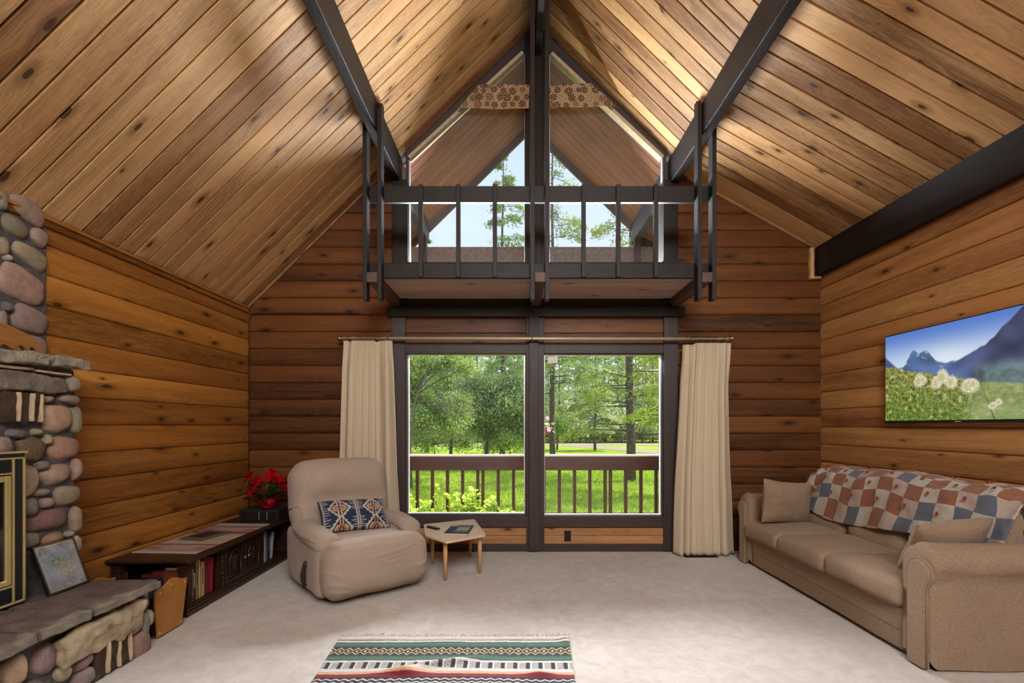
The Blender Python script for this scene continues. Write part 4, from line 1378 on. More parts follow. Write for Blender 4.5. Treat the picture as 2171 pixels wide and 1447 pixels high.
def rug_pt(u, v):
    y = 2.99-(2.99-1.0)*v
    xl = -1.104+.045*min(1, v*4); xr = .345-.025*min(1, v*4)
    x = xl+(xr-xl)*u
    n = mnoise.noise(Vector((x*3, y*3, 5)))
    # soft folds
    z = .010+.006*n
    d = (y-2.58)-.20*(x+.50)*1.0
    z += .024*math.exp(-((y-2.57-.35*(x+.62))/.035)**2)*math.exp(-((x+.45)/.25)**2)
    z += .022*math.exp(-((y-2.52+.05*x)/.03)**2)*math.exp(-((x+.58)/.10)**2)+.018*math.exp(-((y-2.53)/.03)**2)*math.exp(-((x-.14)/.08)**2)
    z += .012*math.exp(-((x-.32)/.03)**2)*math.exp(-((y-2.94)/.05)**2)
    x2 = x; y2 = y+.012*mnoise.noise(Vector((x*2.5, y*2, 9)))
    return Vector((x2, y2, z))
def rc_(u, v):
    y = 2.99-(2.99-1.0)*v; x = -1.1+1.44*u
    w = .012*math.sin(x*6+1)+.02*mnoise.noise(Vector((x*2.2, 0, 3)))
    return rugcol(x, min(2.986, y+w*.5) if y < 2.94 else y)
mb = MB(); mb.grid(rug_pt, 420, 560, col=rc_)
o = mb.build('weave', M['rugm'], parent=rug, smooth=True); md = o.modifiers.new('thick','SOLIDIFY'); md.thickness = .008; md.offset = -1
rr = random.Random(3)
mb = MB()
for i in range(120):
    u = i/119; p = rug_pt(u, 0)
    a = rr.uniform(-.5,.5); L = rr.uniform(.03,.055)
    for k in range(2):
        mb.tube([p+Vector((0,-.004,0)), p+Vector((a*.3*L+.002*k, L*.5, .006+rr.random()*.008)), p+Vector((a*L+.004*k, L, .004))], [.0028,.0022,.0012], 5)
mb.build('fringe', M['curtain'], parent=rug, smooth=True)['kind'] = 'stuff'
# ================================================================ FIREPLACE
PINK, TAN, GRY, BRN, PUR, RED2, LGT = (154,132,120), (162,146,122), (126,120,108), (108,86,64), (112,102,104), (132,94,86), (158,154,146)
fp = thing('stone_fireplace', 'river stone fireplace with raised flagstone hearth on the left wall', 'fireplace', (-2.55, 2.1, 0))
def slabbox(mb, x0, x1, y0, y1, z0, z1, k=.012, n=10, rad=.012, seed=0, M_=None):
    def f(o, u): 
        q = o*7+Vector((seed*3.1, seed, 0))
        g = q*3.4
        r_ = Vector((mnoise.noise(g), mnoise.noise(g+Vector((9,0,0))), mnoise.noise(g+Vector((0,9,0)))))*k*.45
        return o+Vector((mnoise.noise(q), mnoise.noise(q+Vector((9,0,0))), mnoise.noise(q+Vector((0,9,0)))))*k+r_
    mb.rbox(((x0+x1)/2,(y0+y1)/2,(z0+z1)/2), (abs(x1-x0),abs(y1-y0),abs(z1-z0)), rad, n=n, f=f, M=M_)
LX, HX = -2.665, -2.235
# masonry cores (mortar)
def lump(mb, x0, x1, y0, y1, z0, z1, seed):
    slabbox(mb, x0, x1, y0, y1, z0, z1, k=.012, n=24, rad=.02, seed=seed)
mb = MB()
lump(mb, XL, LX-.014, 1.15, 2.890, .37, 1.70, 1)
mb.build('mortar', M['mortar'], parent=fp, smooth=True)
mb = MB()
def fz(o, u):
    return o
mb.prism([(XL,1.15,1.70),(-2.862,1.15,1.70),(-2.862,1.15,rz_left(-2.862)-.012),(XL,1.15,rz_left(XL)-.012)], (0,1,0), 1.735)
mb.build('mortar', M['mortar'], parent=fp)
mb = MB(); lump(mb, XL, HX-.010, 1.15, 2.850, .0, .375, 2); mb.build('mortar', M['mortar'], parent=fp, smooth=True)

def mesh_stones(name, lst, Xp, depth, seed=0, fixed=None):
    mb = MB()
    for k, s_ in enumerate(lst):
        Yc, Zc, a, b, ang, c = s_
        rr = random.Random(seed*100+k)
        v0 = len(mb.v)
        kx = rr.uniform(-.16, .16); ky = rr.uniform(-.14, .14); pw = rr.uniform(2.3, 3.2)
        def f(o, u, k=k, kx=kx, ky=ky, pw=pw, a=a, b=b):
            d = Vector(u)
            r = 1/(abs(d.x)**pw+abs(d.y)**pw+abs(d.z)**pw)**(1/pw)
            d = d*r
            m = 1+.13*mnoise.noise(d*1.3+Vector((k*3.7, 0, seed)))
            return Vector((d.x*depth/2*(.9+.2*m-.1), d.y*a*.95*(1+ky*d.z)*m, d.z*b*.95*(1+kx*d.y)*m))
        R = Matrix.Translation((Xp, Yc, Zc)) @ Matrix.Rotation(ang, 4, 'X')
        mb.rbox((0,0,0), (2,2,2), .01, n=9, M=R, f=f)
        base = Vector(rgb3(*c)); j = rr.uniform(.82, 1.12)
        for i in range(v0, len(mb.v)): mb.vc[i] = tuple(base*j)
    return mb.build(name, M['stone'], parent=fp, smooth=True, sub=1)
def PS(px, py, rx, ry, ang, c, Xp):
    """stone drawn in photo pixels, laid on the plane x = Xp"""
    Yc = -Xp*1000/(1090-px); ya = -Xp*1000/(1090-px+rx); yb = -Xp*1000/(1090-px-rx)
    return (Yc, CAMZ+(903-py)*Yc/1000, (yb-ya)/2, ry*Yc/1000, ang, c)
UX = -2.855
up = [PS(57,442,43,26,-.42,PINK,UX), PS(2,424,10,22,0,GRY,UX), PS(32,481,30,22,-.3,(128,118,100),UX), PS(82,502,18,20,-.2,PINK,UX),
      PS(4,522,12,22,0,TAN,UX), PS(64,542,40,22,-.3,(150,138,112),UX), PS(15,546,10,8,0,LGT,UX), PS(46,603,55,36,-.28,(170,140,128),UX),
      PS(14,650,10,12,0,PUR,UX), PS(65,678,39,30,-.15,(162,138,132),UX), PS(2,680,10,24,0,PINK,UX), PS(66,735,36,26,-.1,(160,134,126),UX),
      PS(-32,450,26,30,.2,PINK,UX), PS(-30,530,22,34,.1,TAN,UX), PS(-45,610,28,36,0,GRY,UX), PS(-40,690,26,34,0,BRN,UX)]
rr = random.Random(5)
mesh_stones('chimney_stones', [s_ for s_ in up], UX-.015, .085, 1)
LX = -2.665
lo = [PS(155,813,14,19,.1,TAN,LX), PS(101,845,11,8,.2,TAN,LX), PS(146,846,24,11,-.1,PINK,LX), PS(122,887,33,32,0,(192,160,134),LX),
      PS(35,919,20,11,-.1,PUR,LX), PS(78,915,10,8,0,TAN,LX), PS(99,931,8,12,0,(160,148,120),LX), PS(66,952,31,27,-.1,BRN,LX),
      PS(138,950,35,28,0,(160,124,104),LX), PS(4,945,21,22,0,PINK,LX), PS(88,986,13,11,0,GRY,LX), PS(120,1005,34,24,.15,(160,138,118),LX),
      PS(55,1020,28,36,0,(190,168,138),LX), PS(89,1043,18,9,0,(150,136,126),LX), PS(99,1065,14,12,0,PINK,LX), PS(144,1049,29,23,.1,(148,136,112),LX),
      PS(60,1075,19,20,0,GRY,LX), PS(101,1102,50,23,.05,RED2,LX), PS(62,1145,20,19,0,GRY,LX), PS(111,1142,26,14,.1,(150,112,84),LX),
      PS(146,1131,8,7,0,LGT,LX), PS(158,1148,14,17,0,(176,152,134),LX), PS(120,1195,34,26,0,TAN,LX), PS(160,1196,12,18,0,PINK,LX)]
edge = [(2.865,1.385,.035,.088,0,(140,134,112)), (2.872,1.09,.030,.07,0,PINK), (2.865,.78,.036,.085,0,TAN), (2.865,.63,.034,.052,0,TAN),(2.866,.50,.034,.055,0,GRY)]
for y_ in (1.22, 1.38):
    for z_ in (.52, .68, .84, 1.0, 1.16): lo.append((y_, z_, .075, .065, rr.uniform(-.3,.3), rr.choice((PINK,TAN,GRY,BRN))))
for y_ in (1.30, 1.52, 1.76, 2.0, 2.2):
    for z_ in (1.30, 1.46): lo.append((y_+rr.uniform(-.03,.03), z_, .09, .065, rr.uniform(-.2,.2), rr.choice((PINK,TAN,GRY,BRN))))
mesh_stones('face_stones', lo+edge, LX-.030, .12, 2)
# stones round the chimney end (facing away from the camera side)
HX = -2.235
hs = [PS(91,1398,27,36,.15,(146,124,124),HX), PS(26,1422,28,37,.1,(176,148,122),HX), PS(291,1371,28,36,0,(160,130,122),HX), PS(282,1331,19,11,.25,(150,126,124),HX),
      PS(311,1309,6,20,0,TAN,HX), PS(173,1401,21,16,.3,(146,116,116),HX), PS(130,1424,17,21,.5,TAN,HX), PS(174,1436,24,22,.1,(140,124,122),HX),
      PS(60,1465,30,22,0,PUR,HX), PS(-30,1440,26,40,0,GRY,HX), PS(-70,1400,20,30,0,TAN,HX)]
for y_ in (1.25, 1.44, 1.63, 1.80, 1.95):
    for z_ in (.09, .25): hs.append((y_+rr.uniform(-.02,.02), z_, rr.uniform(.075,.09), rr.uniform(.06,.075), rr.uniform(-.3,.3), rr.choice((PINK,TAN,GRY,PUR))))
hs += [(2.835,.16,.03,.09,0,GRY), (2.83,.29,.03,.05,0,PUR)]
mesh_stones('hearth_stones', hs, HX-.025, .13, 3)
mb = MB(); slabbox(mb, HX-.02, HX+.065, 2.275, 2.795, .175, .325, k=.034, n=34, rad=.025, seed=4)
mb.build('hearth_front_slab', simple('pale_rugged_slab', rgb(164,148,120), .85, var=.35, scale=9, bumpk=1), parent=fp, smooth=True)
brownslab = simple('brown_split_stone', rgb(72,54,38), .8, var=.45, scale=14, bumpk=1.0)
paleedge = simple('pale_stone_edge', rgb(186,166,136), .85, var=.15, scale=20, bumpk=.5)
def split_slabs(ys, z0, z1, Xp, name):
    mb = MB(); me_ = MB()
    for (ya, yb) in ys:
        w = yb-ya
        slabbox(mb, Xp-.05, Xp+.022, ya, yb-.012, z0, z1, k=.010, n=8, rad=.008, seed=ya*10)
        slabbox(me_, Xp-.05, Xp+.040, yb-.016, yb-.002, z0+.008, z1-.004, k=.007, n=8, rad=.005, seed=yb*7)
    mb.build(name, brownslab, parent=fp, smooth=True)
    me_.build(name+'_edges', paleedge, parent=fp, smooth=True)
Yh = lambda px: -HX*1000/(1090-px)
split_slabs([(Yh(188),Yh(218)),(Yh(218),Yh(242)),(Yh(242),Yh(265))], .005, .185, HX+.01, 'split_slabs')
Yl = lambda px: -LX*1000/(1090-px)
split_slabs([(Yl(-2),Yl(32)),(Yl(33),Yl(60)),(Yl(60),Yl(81))], 1.365, 1.535, LX, 'split_slabs')
# hearth top flagstones
mb = MB()
for (ya, yb, sd) in ((1.15,2.135,1),(2.15,2.405,2),(2.42,2.872,3)):
    slabbox(mb, XL+.02, -2.165, ya, yb, .366, .420, k=.010, n=34, rad=.010, seed=sd)
mb.build('hearth_slab', M['slabtop'], parent=fp, smooth=True)
mb = MB()
for (ya, yb, sd) in ((1.15,2.13,1),(2.155,2.40,2),(2.425,2.862,3)):
    slabbox(mb, -2.20, -2.150, ya, yb, .368, .417, k=.012, n=30, rad=.008, seed=sd+7)
mb.build('hearth_slab_edge', M['slab'], parent=fp, smooth=True)
# mantel
pale = simple('mantel_stone', rgb(170,164,144), .85, var=.25, scale=16, bumpk=1.0)
mb = MB()
slabbox(mb, XL, -2.610, 2.36, 2.655, 1.688, 1.752, k=.016, n=30, rad=.008, seed=1)
slabbox(mb, XL, -2.605, 2.685, 2.905, 1.698, 1.757, k=.016, n=28, rad=.008, seed=2)
slabbox(mb, XL, -2.610, 1.15, 2.335, 1.69, 1.752, k=.014, n=16, rad=.008, seed=3)
mb.build('mantel_shelf', pale, parent=fp, smooth=True)
mb = MB()
slabbox(mb, XL, -2.640, 1.15, 2.60, 1.655, 1.672, k=.006, n=10, rad=.005, seed=5)
slabbox(mb, XL, -2.640, 2.62, 2.82, 1.650, 1.664, k=.006, n=10, rad=.005, seed=6)
mb.build('thin_course', paleedge, parent=fp, smooth=True)
mb = MB(); slabbox(mb, -2.70, -2.628, 1.9, 2.778, 1.545, 1.638, k=.018, n=30, rad=.012, seed=8)
mb.build('lintel_stone', M['slab'], parent=fp, smooth=True)
mb = MB(); lump(mb, XL, LX-.01, 1.15, 2.865, 1.62, 1.71, 12); mb.build('mortar', M['mortar'], parent=fp, smooth=True)

# brass and black fire screen insert
ins = thing('fire_screen', 'black fireplace insert with polished brass trim and glass doors', 'fire screen', (-2.60, 2.0, .42))
IX = -2.585
def ib(name, mb_args, m, bev=.002):
    mb = MB()
    for a in mb_args: mb.box(*a)
    return mb.build(name, M[m], parent=ins, bevel=bev)
YA, YB, ZA, ZB = 1.50, 2.492, .437, 1.215
ib('surround', [(-2.66,IX,YA,YB,ZA,ZB)], 'black')
ib('brass_trim', [(IX-.004,IX+.006,YB-.012,YB,ZA,ZB-.028),(IX-.004,IX+.006,YA,YA+.012,ZA,ZB-.028),(IX-.004,IX+.010,YA-.01,YB+.008,ZB-.006,ZB+.006),
     (IX-.004,IX+.006,YA,YB,ZB-.036,ZB-.026),(IX-.004,IX+.006,YB-.066,YB-.054,ZA,ZB-.036),(IX-.004,IX+.006,YA+.054,YA+.066,ZA,ZB-.036),(IX-.004,IX+.006,YA,YB,ZA-.006,ZA+.006),
     (IX-.004,IX+.006,YA+.06,YB-.06,ZB-.112,ZB-.103),(IX-.004,IX+.006,YA+.06,YB-.06,ZA+.085,ZA+.094)], 'brass')
mb = MB()
for k in range(6): mb.box(IX-.002, IX+.004, YA+.066, YB-.066, ZB-.100+k*.010, ZB-.096+k*.010)
mb.build('vent_louvres', M['black'], parent=ins)
mb = MB()
for k in range(6): mb.box(IX-.002, IX+.004, YA+.066, YB-.066, ZA+.018+k*.010, ZA+.022+k*.010)
mb.build('vent_louvres', M['black'], parent=ins)
def brd(y0, y1):
    ib('door_frame', [(IX,IX+.012,y0,y0+.03,ZA+.10,ZB-.118),(IX,IX+.012,y1-.03,y1,ZA+.10,ZB-.118),(IX,IX+.012,y0+.03,y1-.03,ZB-.148,ZB-.118),(IX,IX+.012,y0+.03,y1-.03,ZA+.10,ZA+.13)], 'brass', .004)
    mb = MB(); mb.box(IX+.001, IX+.004, y0+.03, y1-.03, ZA+.13, ZB-.148); mb.build('door_glass', M['photo'], parent=ins)
    mb = MB()
    n = int((y1-y0-.07)/.018)
    for i in range(n):
        yy = y0+.036+i*.018
        mb.tube([(IX+.010+.002*math.sin(k*2.4), yy, ZA+.135+k*(ZB-ZA-.285)/22) for k in range(23)], .0045, 5)
    mb.build('chain_mesh', M['antique'], parent=ins, smooth=True)['kind'] = 'stuff'
brd(YA+.075, 1.985); brd(1.995, YB-.075)

# carved wooden bear on the mantel
bear = [(-75,742),(-66,722),(-50,708),(-34,698),(-18,699),(0,702),(18,707),(40,713),(58,722),(72,736),(80,750),(84,760),(74,757),(66,751),(62,745),(55,743),(49,747),(46,752),(40,746),(33,743),(26,746),(22,752),(12,753),(4,748),(-6,746),(-14,752),(-30,752),(-36,745),(-46,744),(-52,752),(-62,754)]
BXp = -2.70
def bp(px, py):
    Y = -BXp*1000/(1090-px); return (BXp, Y, 1.757+max(0, (754-py))*Y/1000)
mb = MB(); mb.prism([bp(*p) for p in bear], (1,0,0), .035)
tag(mb.build('bear_carving', M['bear'], bevel=.007, bseg=3), 'varnished wooden bear carving standing on the fireplace mantel', 'carving')

# ---- leaning framed photograph on the hearth
fr = thing('framed_photo', 'black framed nature photograph leaning on the hearth by the fireplace', 'picture frame', (-2.56, 2.67, .421))
B = Vector((-2.520, 2.552, .428)); e1 = Vector((0,1,0)); e2 = Vector((-.095,0,.262)).normalized(); nn = e1.cross(e2).normalized()
if nn.x < 0: nn = -nn
w_, h_ = .245, .282
def fq(u0, u1, v0, v1, d0, d1, mb):
    P = [B+e1*u0+e2*v0+nn*d0, B+e1*u1+e2*v0+nn*d0, B+e1*u1+e2*v1+nn*d0, B+e1*u0+e2*v1+nn*d0]
    mb.prism(P, nn, d1-d0)
mb = MB(); t_ = .012
for a in ((0,w_,0,t_),(0,w_,h_-t_,h_),(0,t_,t_,h_-t_),(w_-t_,w_,t_,h_-t_)): fq(*a, -.008, .008, mb)
mb.build('frame', M['black'], parent=fr, bevel=.002)
mb = MB(); g = .004
for a in ((t_,w_-t_,t_,t_+g),(t_,w_-t_,h_-t_-g,h_-t_),(t_,t_+g,t_,h_-t_),(w_-t_-g,w_-t_,t_,h_-t_)): fq(*a, -.004, .0055, mb)
mb.build('gold_fillet', M['gold'], parent=fr)
mb = MB(); fq(.004,w_-.004,.004,h_-.004,-.012,-.006, mb); mb.build('backing', M['blackmat'], parent=fr)
def phcol(u, v):
    N = mnoise.noise
    n = N(Vector((u*4, v*4, 1))); n2 = N(Vector((u*11, v*11, 4))); n3 = N(Vector((u*30, v*14+u*12, 6)))
    c = Vector((.22,.25,.29))*(1+.5*n+.35*n2)
    k = math.exp(-((u-.5)/.28)**2-((v-.56)/.22)**2)
    c = mx3(c, Vector((.19,.25,.15))*(1+.7*n3), min(1, k*1.1)*sm(n2, -.3, .3))
    k = math.exp(-((u-.68)/.20)**2-((v-.42)/.16)**2)
    c = mx3(c, Vector((.36,.27,.22))*(1+.6*n3), k*sm(n2, .25, -.25) if False else k*(1-sm(n2, -.2, .3)))
    c = mx3(c, Vector((.07,.10,.14)), .6*(1-sm(v, .05, .30))*sm(n2, -.1, .3))
    c = mx3(c, Vector((.62,.70,.76)), sm(N(Vector((u*38, v*38, 9))), .55, .66))
    return tuple(max(0.01, q) for q in c)
mb = MB(); mb.grid(lambda u, v: B+e1*(t_+(w_-2*t_)*u)+e2*(t_+(h_-2*t_)*v)+nn*.003, 90, 100, col=phcol)
mb.build('print', M['photo'], parent=fr)

# ================================================================ MAGAZINE RACK
mr = thing('magazine_rack', 'tan wooden magazine rack with brass studs at the end of the hearth', 'magazine rack', (-2.50, 3.1, 0))
def rackpanel(x, name):
    bot = [(2.985,.012),(3.200,.012)]; top = []
    for k in range(17):
        t = k/16; y = 3.252+(2.957-3.252)*t
        top.append((y, .309+.040*math.exp(-((t-.45)/.24)**2)))
    mb = MB(); mb.prism([(x, a, b) for a, b in bot+top], (1,0,0), -.014); mb.build(name, M['tanboard'], parent=mr, bevel=.002)
rackpanel(-2.252, 'front_panel'); rackpanel(-2.745, 'rear_panel')
for (ya, yb, lean) in ((2.985,2.957,-1),(3.200,3.252,1)):
    mb = MB(); mb.prism([(-2.745,ya,.02),(-2.266,ya,.02),(-2.266,yb-lean*.004,.27),(-2.745,yb-lean*.004,.27)], (0,-lean,0), .010); mb.build('side_board', M['credenza'], parent=mr)
mb = MB(); mb.box(-2.745,-2.266,2.99,3.195,.012,.026); mb.build('base_board', M['tanboard'], parent=mr)
stud = None
for (y, z) in ((3.0,.285),(3.10,.312),(3.225,.288),(2.998,.035),(3.19,.035)):
    mb = MB(); mb.lathe([(.0075,0),(.006,.003),(.001,.005)], Matrix.Translation((-2.252,y,z)) @ Matrix.Rotation(PI/2,4,'Y'), 10)
    mb.build('brass_stud', M['brass'], parent=mr, smooth=True)
mcol = [(30,32,40),(150,60,50),(70,80,96),(190,180,160),(40,60,60)]
mlab = ['dark covered magazine nearest the hearth in the magazine rack','red covered magazine standing in the magazine rack','grey blue magazine in the middle of the magazine rack',
        'cream magazine standing in the magazine rack','dark green magazine nearest the low cabinet in the magazine rack']
for i, c in enumerate(mcol):
    y = 3.02+.034*i
    mb = MB(); mb.prism([(-2.72,y,.03),(-2.44,y,.03),(-2.44,y+.012*(i-2),.285+.010*(i%3)),(-2.72,y+.012*(i-2),.285+.010*(i%3))], (0,1,0), .012)
    tag(mb.build('magazine', cover(c)), mlab[i], 'magazine', 'magazines in the magazine rack')

# ================================================================ CREDENZA
cr = thing('credenza', 'low carved dark oak cabinet with two doors and open book shelves along the left wall', 'cabinet', (-2.57, 4.12, 0))
CX0, CX1, CY0, CY1 = -2.850, -2.315, 3.335, 4.925
def cp(name, *a, bev=.003, m='credenza'):
    mb = MB()
    for q in a: mb.box(*q)
    return mb.build(name, M[m], parent=cr, bevel=bev)
cp('plinth', (CX0,CX1+.012,CY0-.010,CY1,0,.035),(CX0,CX1+.004,CY0-.002,CY1,.035,.055))
cp('shelf_board', (CX0,CX1-.004,CY0,CY1,.055,.072))
cp('back_panel', (CX0-.008,CX0+.004,CY0,CY1,.07,.385))
cp('cabinet_top', (CX0-.010,CX1+.045,CY0-.045,CY1+.01,.392,.412),(CX0-.010,CX1+.030,CY0-.030,CY1+.01,.380,.392), bev=.006)
for y in (3.742, 4.345): cp('partition', (CX0,CX1-.03,y-.009,y+.009,.07,.382))
cp('partition', (CX0,CX1-.03,4.84,4.858,.07,.382))
def pillar(x0, x1, y0, y1):
    mb = MB(); mb.box(x0+.006, x1-.006, y0+.006, y1-.006, .055, .385)
    for z in (.066,.080,.100,.118,.322,.336,.352,.368):
        mb.rbox(((x0+x1)/2,(y0+y1)/2,z), (x1-x0+.006,y1-y0+.006,.012), .006, n=4)
    for k in range(3):
        yy = y0+(y1-y0)*(k+1)/4; mb.rbox((x1-.003,yy,.22), (.012,.014,.18), .006, n=4)
        xx = x0+(x1-x0)*(k+1)/4; mb.rbox((xx,y0+.003,.22), (.014,.012,.18), .006, n=4)
    mb.build('carved_pillar', M['credenza'], parent=cr)
pillar(CX1-.075, CX1, 3.338, 3.408); pillar(CX0, CX0+.07, 3.338, 3.408); pillar(CX1-.075, CX1, 4.85, 4.92)
for yy in (3.762, 4.350):
    mb = MB(); mb.box(CX1-.03, CX1-.006, yy-.018, yy+.018, .07, .382)
    for k in range(7): mb.rbox((CX1-.006,yy,.10+k*.042), (.016,.030,.030), .008, n=4)
    mb.build('carved_stile', M['credenza'], parent=cr)
doors = {}
for (y0, y1, kn) in ((3.785,4.052,4.028),(4.060,4.330,4.084)):
    mb = MB()
    xf = CX1-.004
    mb.box(xf-.018, xf-.006, y0, y1, .078, .376)
    for a in ((y0,y0+.035,.078,.376),(y1-.035,y1,.078,.376),(y0+.035,y1-.035,.078,.108),(y0+.035,y1-.035,.352,.376)): mb.box(xf-.006, xf+.006, *a)
    d = mb.build('door', M['credenza'], parent=cr, bevel=.003)
    # arched carved moulding
    mb = MB(); yc = (y0+y1)/2; hw = .078
    pts = [(xf+.002,yc-hw,.118),(xf+.002,yc-hw,.24)]
    for k in range(9):
        a = PI-PI*k/8; r = hw*(1-.22*abs(math.sin(2*a)))
        pts.append((xf+.002, yc+r*math.cos(a), .255+.075*math.sin(a)))
    pts += [(xf+.002,yc+hw,.24),(xf+.002,yc+hw,.118),(xf+.002,yc-hw,.118)]
    mb.tube(pts, .007, 6); mb.build('arch_moulding', M['credenza'], parent=d, smooth=True)
    mb = MB()
    for k in range(6):
        a = k*PI/3; mb.rbox((xf-.002, yc+.032*math.cos(a), .225+.042*math.sin(a)), (.012,.026,.034), .006, n=4)
    mb.rbox((xf,yc,.225), (.014,.03,.04), .007, n=4)
    for (a, b) in ((-1,.335),(1,.335)): mb.rbox((xf-.002, yc+a*.075, b), (.010,.03,.022), .005, n=4)
    mb.build('carved_rosette', M['credenza'], parent=d, smooth=True)
    mb = MB(); mb.lathe([(.004,0),(.005,.010),(.014,.014),(.015,.020),(.008,.027),(.001,.028)], Matrix.Translation((xf+.006,kn,.235)) @ Matrix.Rotation(PI/2,4,'Y'), 14)
    mb.build('knob', M['antique'], parent=d, smooth=True)

# books
def book(label, y0, th, h, c, xf=-2.345, dep=.19, tilt=0.0, group=None, z0=.073, title=None):
    b = thing('book', label, 'book', (xf-dep/2, y0+th/2, z0), 0, group)
    Mx = Matrix.Translation((xf, y0+th/2, z0+abs(math.sin(tilt))*th/2)) @ Matrix.Rotation(tilt, 4, 'X')
    mb = MB(); mb.box(-dep+.003, -.004, -th/2+.0025, th/2-.0025, .003, h-.003, M=Mx); mb.build('pages', M['page'], parent=b)
    mb = MB(); mb.box(-dep, 0, -th/2, -th/2+.0022, 0, h, M=Mx); mb.box(-dep, 0, th/2-.0022, th/2, 0, h, M=Mx); mb.box(-.003, 0.0008, -th/2, th/2, 0, h, M=Mx)
    mb.build('cover', cover(c), parent=b)
    if title:
        mb = MB(); mb.box(.0008, .0012, -th*.22, th*.22, h*.35, h*.8, M=Mx); mb.build('spine_title', cover(title), parent=b)
    return b
G1 = 'books on the near open shelf of the low cabinet'
book('small orange book, first beside the near carved pillar', 3.412, .016, .235, (112,52,34), group=G1)
book('slim white book beside the orange one on the near shelf', 3.431, .014, .250, (206,200,186), group=G1, title=(90,60,50))
book('black book with pale spine lettering on the near shelf', 3.448, .020, .255, (30,32,36), group=G1, title=(190,186,170))
book('tall olive yellow book on the near shelf', 3.472, .034, .305, (134,118,62), group=G1, title=(96,80,40))
book('tall cream spined book beside the olive one', 3.509, .014, .300, (196,178,136), group=G1)
book('beige book of middle height on the near shelf', 3.530, .038, .260, (176,152,118), group=G1, title=(120,96,70))
book('large dark red album on the near shelf', 3.574, .066, .272, (108,22,34), group=G1, xf=-2.350, dep=.24)
book('thinner crimson book beside the dark red album', 3.644, .020, .262, (150,30,50), group=G1, tilt=-.05)
mb = MB(); mb.box(-2.55,-2.37,3.575,3.655,.350,.358)
tag(mb.build('paper_stack', M['page']), 'white papers lying across the dark red album', 'papers')
G2 = 'books on the far open shelf of the low cabinet'
book('grey book first on the far shelf by the cabinet door', 4.385, .016, .275, (110,100,92), group=G2)
book('cream book with red top on the far shelf', 4.405, .020, .290, (214,196,184), group=G2, title=(170,60,50))
book('white book on the far shelf', 4.428, .016, .285, (220,216,206), group=G2)
book('light blue book on the far shelf', 4.448, .024, .288, (86,136,170), group=G2)
book('dark photo covered book leaning on the far shelf', 4.50, .020, .265, (48,46,50), group=G2, tilt=-.12, title=(190,190,190))
book('grey white book leaning on the far shelf', 4.555, .018, .255, (170,160,146), group=G2, tilt=-.16)
G3 = 'books stacked flat in the open near end of the low cabinet'
stackc = [(24,24,30),(30,26,34),(22,24,32),(28,28,36),(84,26,32),(104,34,42)]
stackl = ['dark book at the bottom of the flat stack in the cabinet end','dark book second from the bottom of the flat stack','dark book third from the bottom of the flat stack',
          'dark book just under the two red ones in the flat stack','red book under the topmost of the flat stack in the cabinet end','red topmost book of the flat stack in the cabinet end']
z = .073
for i in range(6):
    th = .045 if i < 3 else (.04 if i == 3 else .022)
    x0 = -2.70+.03*(i%2)+(.05 if i == 5 else 0)
    b = thing('book', stackl[i], 'book', (x0+.13, 3.52, z), 0, G3)
    mb = MB(); mb.box(x0+.004, x0+.264, 3.424, 3.62, z+.003, z+th-.003); mb.build('pages', M['page'], parent=b)
    mb = MB(); mb.box(x0, x0+.268, 3.42, 3.624, z, z+.003); mb.box(x0, x0+.268, 3.42, 3.624, z+th-.003, z+th); mb.box(x0, x0+.268, 3.418, 3.424, z, z+th)
    mb.build('cover', cover(stackc[i]), parent=b)
    z += th+.0008

# table runner on the credenza
def runcol(u, v):
    # v along the length (0 near), u across
    c = (.42,.30,.24)
    st = [(.06,(.40,.33,.28)),(.09,(.30,.22,.22)),(.14,(.40,.16,.11)),(.17,(.32,.20,.20)),(.20,(.44,.32,.27)),(.23,(.36,.13,.10)),(.25,(.12,.07,.07)),(.38,(.46,.36,.27)),(.42,(.40,.30,.20)),(.55,(.47,.37,.29)),(.62,(.40,.30,.20)),(.66,(.10,.06,.06)),(.70,(.40,.14,.10)),(.74,(.30,.18,.18)),(.79,(.36,.13,.10)),(.84,(.44,.33,.30)),(.90,(.24,.14,.15)),(1.01,(.42,.34,.30))]
    for a, b in st:
        if v < a: c = b; break
    if (.09 < v < .22 or .70 < v < .82) and .25 < u < .78: c = (.45,.34,.29) if zig(v,.035) > .4 else (.32,.2,.2)
    n = 1+.25*mnoise.noise(Vector((u*60, v*200, 0)))
    return tuple(q*n for q in c)
rn = thing('table_runner', 'red and cream striped woven runner on top of the low cabinet', 'table runner', (-2.58, 4.02, .4135))
mb = MB(); mb.grid(lambda u, v: (-2.835+.508*u, 3.51+1.02*v-.03*u, .4155+.0015*mnoise.noise(Vector((u*5,v*9,0)))), 90, 200, col=runcol)
mb.build('weave', M['paint'], parent=rn)
mb = MB()
for k in range(42):
    x = -2.833+.012*k
    mb.tube([(x,3.512-.03*k/42,.4155),(x+.001,3.496-.03*k/42,.4145)], .003, 5); mb.tube([(x,4.528-.03*k/42,.4155),(x,4.542-.03*k/42,.4145)], .003, 5)
mb.build('fringe', M['curtain'], parent=rn)['kind'] = 'stuff'
def flatquad(mb, P, z0, z1): mb.prism([(x,y,z0) for x, y in P], (0,0,1), z1-z0)
bk = thing('photo_book', 'grey framed photo book lying on the cabinet runner', 'book', (-2.64, 4.0, .418))
Pq = [(-2.755,3.88),(-2.545,3.83),(-2.480,4.13),(-2.700,4.175)]
mb = MB(); flatquad(mb, Pq, .418, .432); mb.build('cover', cover((96,86,74)), parent=bk, bevel=.002)
ctr = Vector((sum(p[0] for p in Pq)/4, sum(p[1] for p in Pq)/4))
mb = MB(); flatquad(mb, [tuple(ctr+(Vector(p)-ctr)*.66) for p in Pq], .4322, .4330); mb.build('cover_picture', cover((44,36,34)), parent=bk)

